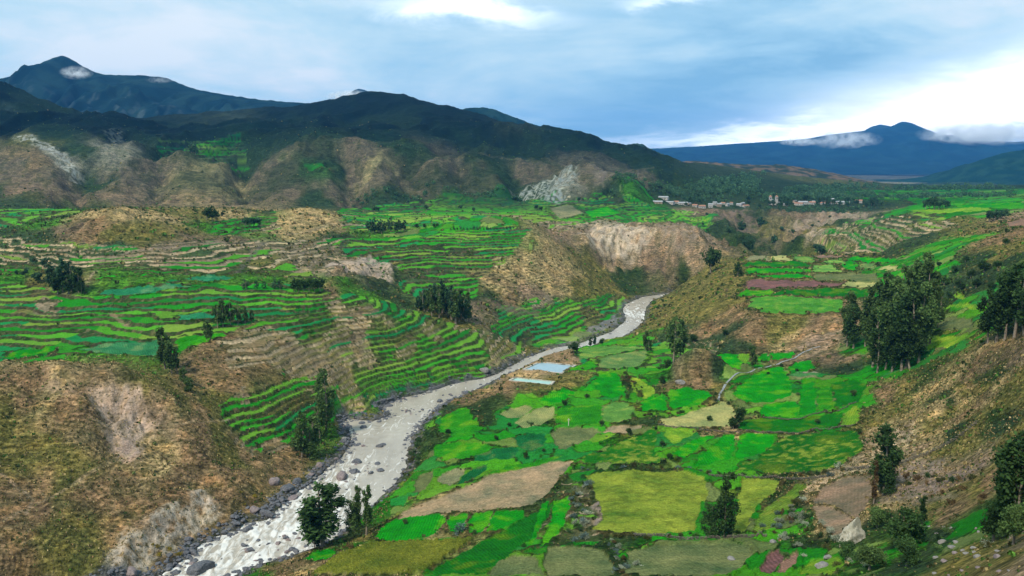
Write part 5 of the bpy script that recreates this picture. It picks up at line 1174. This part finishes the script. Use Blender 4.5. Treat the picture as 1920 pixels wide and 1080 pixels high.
def wall(s, h, label):
    h = h * .7
    pts = wpoly(PXL(s)); X, S, rz = [], [], []
    for (x0, y0), (x1, y1) in zip(pts[:-1], pts[1:]):
        L = math.hypot(x1 - x0, y1 - y0); n_ = max(2, int(L / .45)); a = math.atan2(y1 - y0, x1 - x0)
        for i in range(n_):
            f = (i + rng.uniform(-.2, .2)) / n_
            for j in range(3):
                X.append((x0 + (x1 - x0) * f + rng.normal() * .08, y0 + (y1 - y0) * f + rng.normal() * .08, h * (j + .35) / 3)); S.append((rng.uniform(.28, .42), rng.uniform(.22, .34), h / 3 * rng.uniform(.45, .7))); rz.append(a + rng.normal() * .2)
    X = np.array(X); X[:, 2] += zat(X[:, 0], X[:, 1])
    tag(link("stone_wall", joined("stone_wall", rock_verts(IV0, 5), IF0, X, np.array(S), None, np.array(rz)), STONE), label, "stone wall")
wall("1680,873 1720,858 1770,836 1810,815 1835,800", 1.3, "dark dry-stone wall climbing the bare slope on the right")
wall("1585,881 1610,880 1640,879", 1.2, "short dry-stone wall left of the tall dark eucalyptus")
wall("1330,893 1400,899 1480,900 1550,896", .9, "low stone wall under the hedge below the dark crop")
wall("1235,800 1300,806 1340,808 1420,813 1500,815 1570,804 1602,799", .8, "long low stone edge between the two rows of green fields")
wall("1190,1008 1260,1011 1350,1010 1440,1006", 1.0, "low stone wall along the bottom of the yellow-green field")
wall("1430,786 1500,786 1560,774 1606,757", .7, "stone edge along the lower side of the bright upper fields")
# pale rock and stones of the near corner
IV3, IF3 = ico(4); V = rock_verts(IV3, 41, .6) * np.array((1, .8, 1)); V *= (1 + .16 * fbm(IV3[:, 0] * 2.5 + IV3[:, 2], IV3[:, 1] * 2.5 - IV3[:, 2] * 2, 4, 9))[:, None]; V[:, 2] *= np.clip(1.2 - np.abs(V[:, 0]) * .6, .4, 1.2)
big = npmesh("pale_rock", V, IF3, smooth=False); big.materials.append(simple("pale_outcrop", (.24, .22, .17), (.44, .41, .33), 1.2, .9, .6))
p = at(1602, 1016); put("pale_rock", big, (p[0], p[1], p[2] + .6), (3.4, 2.8, 4.2), .4, "large pale pointed rock among dark bushes in the lower corner", "rock")
for i in range(28):
    u, v = rng.uniform(1720, 1930), 1080 - rng.uniform(0, 1) ** 1.4 * (20 + (max(u, 1720) - 1720) * .2)
    if i < 18: u, v = rng.uniform(1740, 1850), rng.uniform(985, 1050)
    x, y = hit(u, v); rock(x, y, rng.uniform(.2, .5) * (y / 90), 2 if rng.random() < .6 else 1, "stone on the stony ground of the lower right corner", "stones of the lower right corner")
for u, v, s, lab in ((1541, 1065, 1.3, "pale boulder ringed by grass at the bottom of the view"), (1552, 1050, .8, "small pale boulder above the ringed one"), (1371, 1050, .9, "small white stone on the bottom stubble field"), (1450, 1018, .9, "white stone in the grass below the yellow strip field"), (1275, 720, 2.2, "pale boulder on the left flank of the knoll"), (1312, 665, 2.0, "grey boulder on top of the knoll")):
    x, y = hit(u, v); rock(x, y, s, 2, lab, None)

# ------------------------------------------------------------------ scrub: uncountable low growth
px_w = np.where((ROUGH > .5) & (rs > 2) & (GY < 1500) & (GY > 55), 1.0, 0.0) * np.clip((rows[1:, None] - rows[:-1, None]).repeat(1, 1).tolist() + [[1]], .3, 3)
dens = px_w * np.where(GY < 280, 2.2, 1) * np.where((ga2 > .4) & (GY < 300), 2.2, 1) * np.where(EDGE, 2.5, 1) * (1 - .85 * np.clip(fl + near_scar, 0, 1)) * np.clip(GY / 250, .3, 1.6) * (1 - .8 * sstep(550, 900, GY)) * np.where((GREEN > .6) & (ga2 > -.05), .35, 1) * (1 + .9 * fbm(GX / 20, GY / 20, 2, 301)).clip(.1, 2) * np.where(riser_all > .3, .8, .7 + .3 * (PLOT.clip(-1, 0) < 0))
pr = dens.ravel() / dens.sum(); NS = 30000
k = rng.choice(NR * NC, NS, p=pr, replace=True); X = VX[k].copy(); X[:, :2] += rng.normal(size=(NS, 2)) * .8 * (X[:, 1:2] / 300); X[:, 2] = zat(X[:, 0], X[:, 1])
sz = np.clip(rng.lognormal(-.95, .45, NS), .15, 1.2) * np.clip(X[:, 1] / 260, .5, 1.9)
base = VC[k, :3]; pal = np.array([(.040, .066, .018), (.065, .088, .026), (.13, .115, .040), (.22, .17, .075), (.06, .14, .022)])
lum = base.mean(1); w = np.stack([np.full(NS, .30), np.full(NS, .28), np.full(NS, .22), np.clip(lum * 2, 0, .4), GREEN.ravel()[k] * 1.2], -1); w /= w.sum(1, keepdims=True)
pi_ = (w.cumsum(1) < rng.random((NS, 1))).sum(1).clip(0, 4); cc = np.concatenate([pal[pi_] * rng.uniform(.6, 1.4, (NS, 1)), np.ones((NS, 1))], 1)
tv = []; tf = []
for i in range(4):
    a = i * 2.4; b = a + 1.3; tv += [(.55 * math.cos(a), .55 * math.sin(a), -.1), (.55 * math.cos(b), .55 * math.sin(b), -.1), (.75 * math.cos((a + b) / 2 + .3), .75 * math.sin((a + b) / 2 + .3), .62), (.12 * math.cos(a), .12 * math.sin(a), .85)]
    tf += [(i * 4, i * 4 + 1, i * 4 + 2, i * 4 + 3)]
def scrub_mat():
    m, t, b = mat("scrub_leaves"); a_ = nd(t, 'ShaderNodeAttribute', attribute_name="Col"); r_ = mapr(t, nd(t, 'ShaderNodeNewGeometry').outputs['Random Per Island'], 0, 1, .55, 1.5)
    cm = nd(t, 'ShaderNodeCombineColor')
    for i in range(3): t.links.new(r_, cm.inputs[i])
    t.links.new(mixn(t, 'MULTIPLY', 1.0, a_.outputs['Color'], cm.outputs[0]), b.inputs['Base Color']); b.inputs['Roughness'].default_value = .85; b.inputs['Specular IOR Level'].default_value = .1
    return m
tag(link("scrub", joined("scrub", np.array(tv), np.array(tf), X, sz, None, rng.uniform(0, 6.28, NS), cc), scrub_mat()), "low dry shrubs and tufts covering the untended slopes", "scrub", None, "stuff")

k = rng.choice(np.flatnonzero(((ROUGH > .5) & (rs > 4) & (GY > 150) & (GY < 300) & (FID < 0) & ((ga2 < -.12) | (ga2 > .33))).ravel()), 15000)
X = VX[k].copy(); X[:, :2] += rng.normal(size=(15000, 2)) * .35; X[:, 2] = zat(X[:, 0], X[:, 1]) - .04
pal = np.array([(.34, .26, .13), (.26, .20, .085), (.13, .12, .035), (.045, .058, .018), (.22, .14, .06)]); cc = np.concatenate([pal[rng.choice(5, 15000, p=[.2, .22, .26, .2, .12])] * rng.uniform(.6, 1.3, (15000, 1)), np.ones((15000, 1))], 1)
tag(link("dry_grass", joined("dry_grass", np.array(tv)[:8], np.array(tf)[:2], X, rng.uniform(.22, .55, 15000), None, rng.uniform(0, 6.28, 15000), cc), bpy.data.materials["scrub_leaves"]), "tussocks of dry grass on the near brown slopes", "grass", None, "stuff")
NG = 40000
dens = np.where(((FID >= 0) | ((ROUGH < .5) & (GY < 420) & (rs > 3))) & (GY < 460) & (GY > 120), 1.0, 0) * np.clip((rows[1:, None] - rows[:-1, None]).tolist() + [[1]], .3, 3)
tall = np.array([{'mz': 1.9, 'pd': 1.3, 'dk': 1.3, 't': .35, 't2': .3, 'b': .0, 'b2': .1, 'og': .5, 'ol': .6, 'ol2': .5, 'pale': .5}.get(c_, 1.0) for c_, _ in FMETA] + [.8])
dens = dens * tall[FID].clip(0, 1.4); pr = dens.ravel() / dens.sum()
k = rng.choice(NR * NC, NG, p=pr, replace=True); X = VX[k].copy(); X[:, :2] += rng.normal(size=(NG, 2)) * .25; X[:, 2] = zat(X[:, 0], X[:, 1]) - .05
sz = rng.uniform(.10, .22, NG) * tall[FID.ravel()[k]].clip(.5, 2) * np.clip(X[:, 1] / 230, .7, 1.5)
cc = np.concatenate([VC[k, :3] * rng.uniform(.95, 1.5, (NG, 1)), np.ones((NG, 1))], 1)
tag(link("crop_leaves", joined("crop_leaves", np.array(tv)[:12], np.array(tf)[:3], X, sz, None, rng.uniform(0, 6.28, NG), cc), bpy.data.materials["scrub_leaves"]), "leafy tufts of crop and grass standing on the fields", "crop", None, "stuff")

# ------------------------------------------------------------------ far mountains
MM = GM
def mountain(name, crest, Yc, df, db, zf, label, c1, c2, namp=1.0, nx=260, ny=70, rockc=None, seed=0):
    cu = np.array([q[0] for q in crest], float); cv = np.array([q[1] for q in crest], float)
    us = np.linspace(cu[0], cu[-1], nx); vs = np.interp(us, cu, cv)
    kk_ = np.array([1, 2, 1]) / 4; vs[1:-1] = np.convolve(vs, kk_, 'valid')
    a = np.array([aa(u, v) for u, v in zip(us, vs)]); hc = ZC + Yc * np.array([te(v) for v in vs]); xs = a * Yc
    t = np.concatenate([np.linspace(-1, 0, ny), np.linspace(0, 1, ny // 3)[1:]])
    T_, X_ = np.meshgrid(t, xs, indexing='ij'); H_ = np.broadcast_to(hc, T_.shape); Y_ = Yc + np.where(T_ < 0, T_ * df, T_ * db)
    g_ = (1 - np.abs(T_)) ** 1.15; sc_ = df * .22
    rg = ridged((X_ + fbm(X_ / sc_, Y_ / sc_, 2, seed + 3) * sc_ * .4) / (sc_ * .9), Y_ / (sc_ * 2.6), 4, seed)
    env = np.clip(np.abs(T_) * 3.5, 0, 1) * g_ ** .5
    Zm = zf + (H_ - zf) * g_ + (rg - .9) * (H_ - zf).clip(10) * .20 * env * namp + fbm(X_ / (sc_ * .15), Y_ / (sc_ * .15), 2, seed + 9) * 5 * namp * (np.abs(T_) < .02) * .5
    n0, n1_ = T_.shape; q = np.arange(n0 * n1_).reshape(n0, n1_); F = np.stack([q[:-1, :-1], q[:-1, 1:], q[1:, 1:], q[1:, :-1]], -1).reshape(-1, 4)
    f = sstep(-.3, .5, fbm(X_ / (sc_ * .5), Y_ / (sc_ * .5), 4, seed + 5))[..., None]; c = np.array(c1) * (1 - f) + np.array(c2) * f
    if rockc is not None:
        w_ = (sstep(.25, .55, fbm(X_ / (sc_ * .12), Y_ / (sc_ * .35), 3, seed + 6)) * sstep(.15, .3, g_) * sstep(.75, .5, g_))[..., None] * .6; c = c * (1 - w_) + np.array(rockc) * w_
    me = npmesh(name, np.stack([X_, Y_, Zm], -1).reshape(-1, 3), F, np.concatenate([c, np.full(T_.shape + (1,), .6)], -1).reshape(-1, 4))
    return tag(link(name, me, MM), label, None, None, "structure")
mountain("mountain", [(-260, 165), (-150, 152), (0, 147), (30, 142), (55, 134), (78, 122), (98, 110), (112, 105), (122, 105), (135, 112), (152, 122), (170, 132), (188, 139), (225, 141), (262, 141), (290, 143), (315, 147), (340, 158), (370, 168), (420, 177), (480, 186), (540, 191), (610, 196), (660, 205), (760, 230)], 3300, 900, 700, 150, "dark teal mountain ridge with a pointed peak on the far left", (.003, .018, .024), (.010, .032, .034), 1.0, 320, 80, (.06, .09, .10), 400)
mountain("mountain", [(610, 215), (640, 190), (660, 171), (672, 166), (688, 170), (710, 190), (740, 215)], 5200, 500, 400, 300, "distant peak tip showing above the dark ridge", (.012, .03, .03), (.02, .04, .04), 1, 60, 30, None, 420)
mountain("mountain", [(780, 240), (850, 208), (880, 202), (905, 201), (930, 206), (965, 220), (1000, 233), (1040, 243), (1100, 262), (1150, 275)], 2700, 350, 300, 90, "rounded blue-green hill behind the dark ridge", (.004, .022, .026), (.012, .038, .038), .7, 120, 40, (.06, .09, .10), 430)
mountain("hill", [(1140, 292), (1170, 273), (1192, 268), (1204, 270), (1222, 280), (1250, 292)], 2300, 200, 200, 70, "small dark knob at the end of the ridge", (.015, .04, .03), (.03, .06, .04), .7, 60, 24, None, 440)
mountain("mountain", [(1000, 290), (1180, 281), (1230, 278), (1300, 275), (1400, 268), (1470, 264), (1500, 262), (1560, 252), (1605, 247), (1640, 242), (1662, 240), (1678, 234), (1690, 228), (1700, 228), (1716, 236), (1740, 247), (1770, 257), (1810, 264), (1900, 266), (2000, 262), (2150, 255)], 8200, 2600, 1500, 0, "broad deep-blue mountain across the far right horizon", (.002, .018, .034), (.006, .030, .046), .9, 380, 90, None, 450)
mountain("hill", [(1200, 315), (1260, 303), (1300, 302), (1360, 306), (1420, 309), (1470, 309), (1520, 316), (1570, 326), (1620, 338), (1680, 352)], 2500, 420, 300, 20, "low brown and dark hillside beyond the village", (.020, .035, .022), (.13, .09, .06), .7, 120, 40, None, 446)
mountain("hill", [(1560, 362), (1620, 352), (1680, 346), (1740, 343), (1800, 341), (1860, 343), (1930, 345), (2060, 340)], 3000, 300, 250, -10, "low dark strip of wooded land below the blue mountain", (.012, .032, .022), (.03, .06, .035), .5, 100, 30, None, 448)
mountain("mountain", [(1560, 290), (1615, 248), (1632, 238), (1650, 233), (1668, 236), (1690, 250), (1720, 280)], 9300, 900, 700, 200, "small far crest wrapped in cloud behind the blue peak", (.012, .03, .04), (.02, .04, .05), .8, 60, 30, None, 455)
mountain("hill", [(1730, 360), (1770, 342), (1800, 322), (1825, 306), (1850, 296), (1880, 287), (1910, 282), (1990, 272), (2150, 262)], 3300, 500, 500, 10, "dark green-blue hillside at the right edge below the blue mountain", (.004, .028, .026), (.012, .045, .034), .8, 140, 50, None, 470)

# ------------------------------------------------------------------ haze and clinging clouds
hz = bpy.data.meshes.new("haze"); X0, X1, Y0, Y1, Z0, Z1 = -12000, 12000, -400, 14600, -160, 900
hz.from_pydata([(x, y, z) for z in (Z0, Z1) for y in (Y0, Y1) for x in (X0, X1)], [], [(0, 2, 3, 1), (4, 5, 7, 6), (0, 1, 5, 4), (2, 6, 7, 3), (0, 4, 6, 2), (1, 3, 7, 5)])
m = bpy.data.materials.new("haze_air"); m.use_nodes = True; t = m.node_tree; t.nodes.clear(); out = t.nodes.new('ShaderNodeOutputMaterial'); v = t.nodes.new('ShaderNodeVolumePrincipled')
v.inputs['Color'].default_value = (.10, .42, 1.0, 1); v.inputs['Density'].default_value = 5e-5; v.inputs['Anisotropy'].default_value = 0.0
t.links.new(v.outputs[0], out.inputs['Volume'])
tag(link("haze", hz, m), "blue haze filling the valley air", "haze", None, "stuff")
def cloud(u, v, w, h, Y, dens, label, seed):
    x, z = aa(u, v) * Y, ZC + Y * te(v); sx, sz_ = w / FPX * Y, h / FPX * Y
    o = link("cloud", npmesh("cloud", IV2, IF2, smooth=True)); o.location = (x, Y, z); o.scale = (sx, sx * .45, sz_)
    m = bpy.data.materials.new("cloud_vapour"); m.use_nodes = True; t = m.node_tree; t.nodes.clear(); out = t.nodes.new('ShaderNodeOutputMaterial'); vo = t.nodes.new('ShaderNodeVolumePrincipled')
    tcn = nd(t, 'ShaderNodeTexCoord'); mp = nd(t, 'ShaderNodeMapping'); mp.inputs['Location'].default_value = (seed * 3.1, 0, 0); mp.inputs['Scale'].default_value = (max(1, w / h * .8), 1, 1.0); t.links.new(tcn.outputs['Object'], mp.inputs[0])
    n_ = tnoise(t, 1.7, 5, .62, mp.outputs[0]); ln = nd(t, 'ShaderNodeVectorMath', operation='LENGTH'); t.links.new(tcn.outputs['Object'], ln.inputs[0])
    fall = mapr(t, ln.outputs['Value'], .25, .95, 1, 0); s = nd(t, 'ShaderNodeMath', operation='MULTIPLY'); t.links.new(fall, s.inputs[0]); t.links.new(mapr(t, n_.outputs['Fac'], .42, .60, 0, 1), s.inputs[1])
    s2 = nd(t, 'ShaderNodeMath', operation='MULTIPLY'); t.links.new(s.outputs[0], s2.inputs[0]); s2.inputs[1].default_value = dens
    vo.inputs['Color'].default_value = (1, 1, 1, 1); t.links.new(s2.outputs[0], vo.inputs['Density']); t.links.new(vo.outputs[0], out.inputs['Volume'])
    o.data.materials.append(m); tag(o, label, "cloud", None, "stuff")
cloud(143, 136, 34, 14, 3080, .06, "small white cloud clinging below the pointed peak", 1)
cloud(1585, 262, 75, 20, 7300, .014, "ragged white cloud on the flank of the blue mountain", 2)
cloud(1840, 252, 130, 24, 7200, .02, "long bright cloud bank in front of the far right mountain", 3)
cloud(1500, 266, 45, 9, 7600, .03, "thin cloud strip on the left shoulder of the blue mountain", 4)
cloud(655, 180, 50, 12, 4600, .05, "pale cloud hiding the foot of the distant peak tip", 5)
cloud(300, 150, 30, 7, 3100, .02, "faint cloud wisp on the left ridge", 6)

# ------------------------------------------------------------------ tell the members of small groups apart by their place
def ordinal(i): return str(i) + ("th" if 10 <= i % 100 <= 20 else {1: "st", 2: "nd", 3: "rd"}.get(i % 10, "th"))
byg = {}
for o in COL.objects:
    if o.parent is None and "group" in o.keys(): byg.setdefault((o["group"], o["label"]), []).append(o)
for (g_, l_), os_ in byg.items():
    if 2 <= len(os_) <= 60:
        os_.sort(key=lambda o: o.location.x / o.location.y)
        for i, o in enumerate(os_): o["label"] = l_ + ", " + ordinal(i + 1) + " from the left"
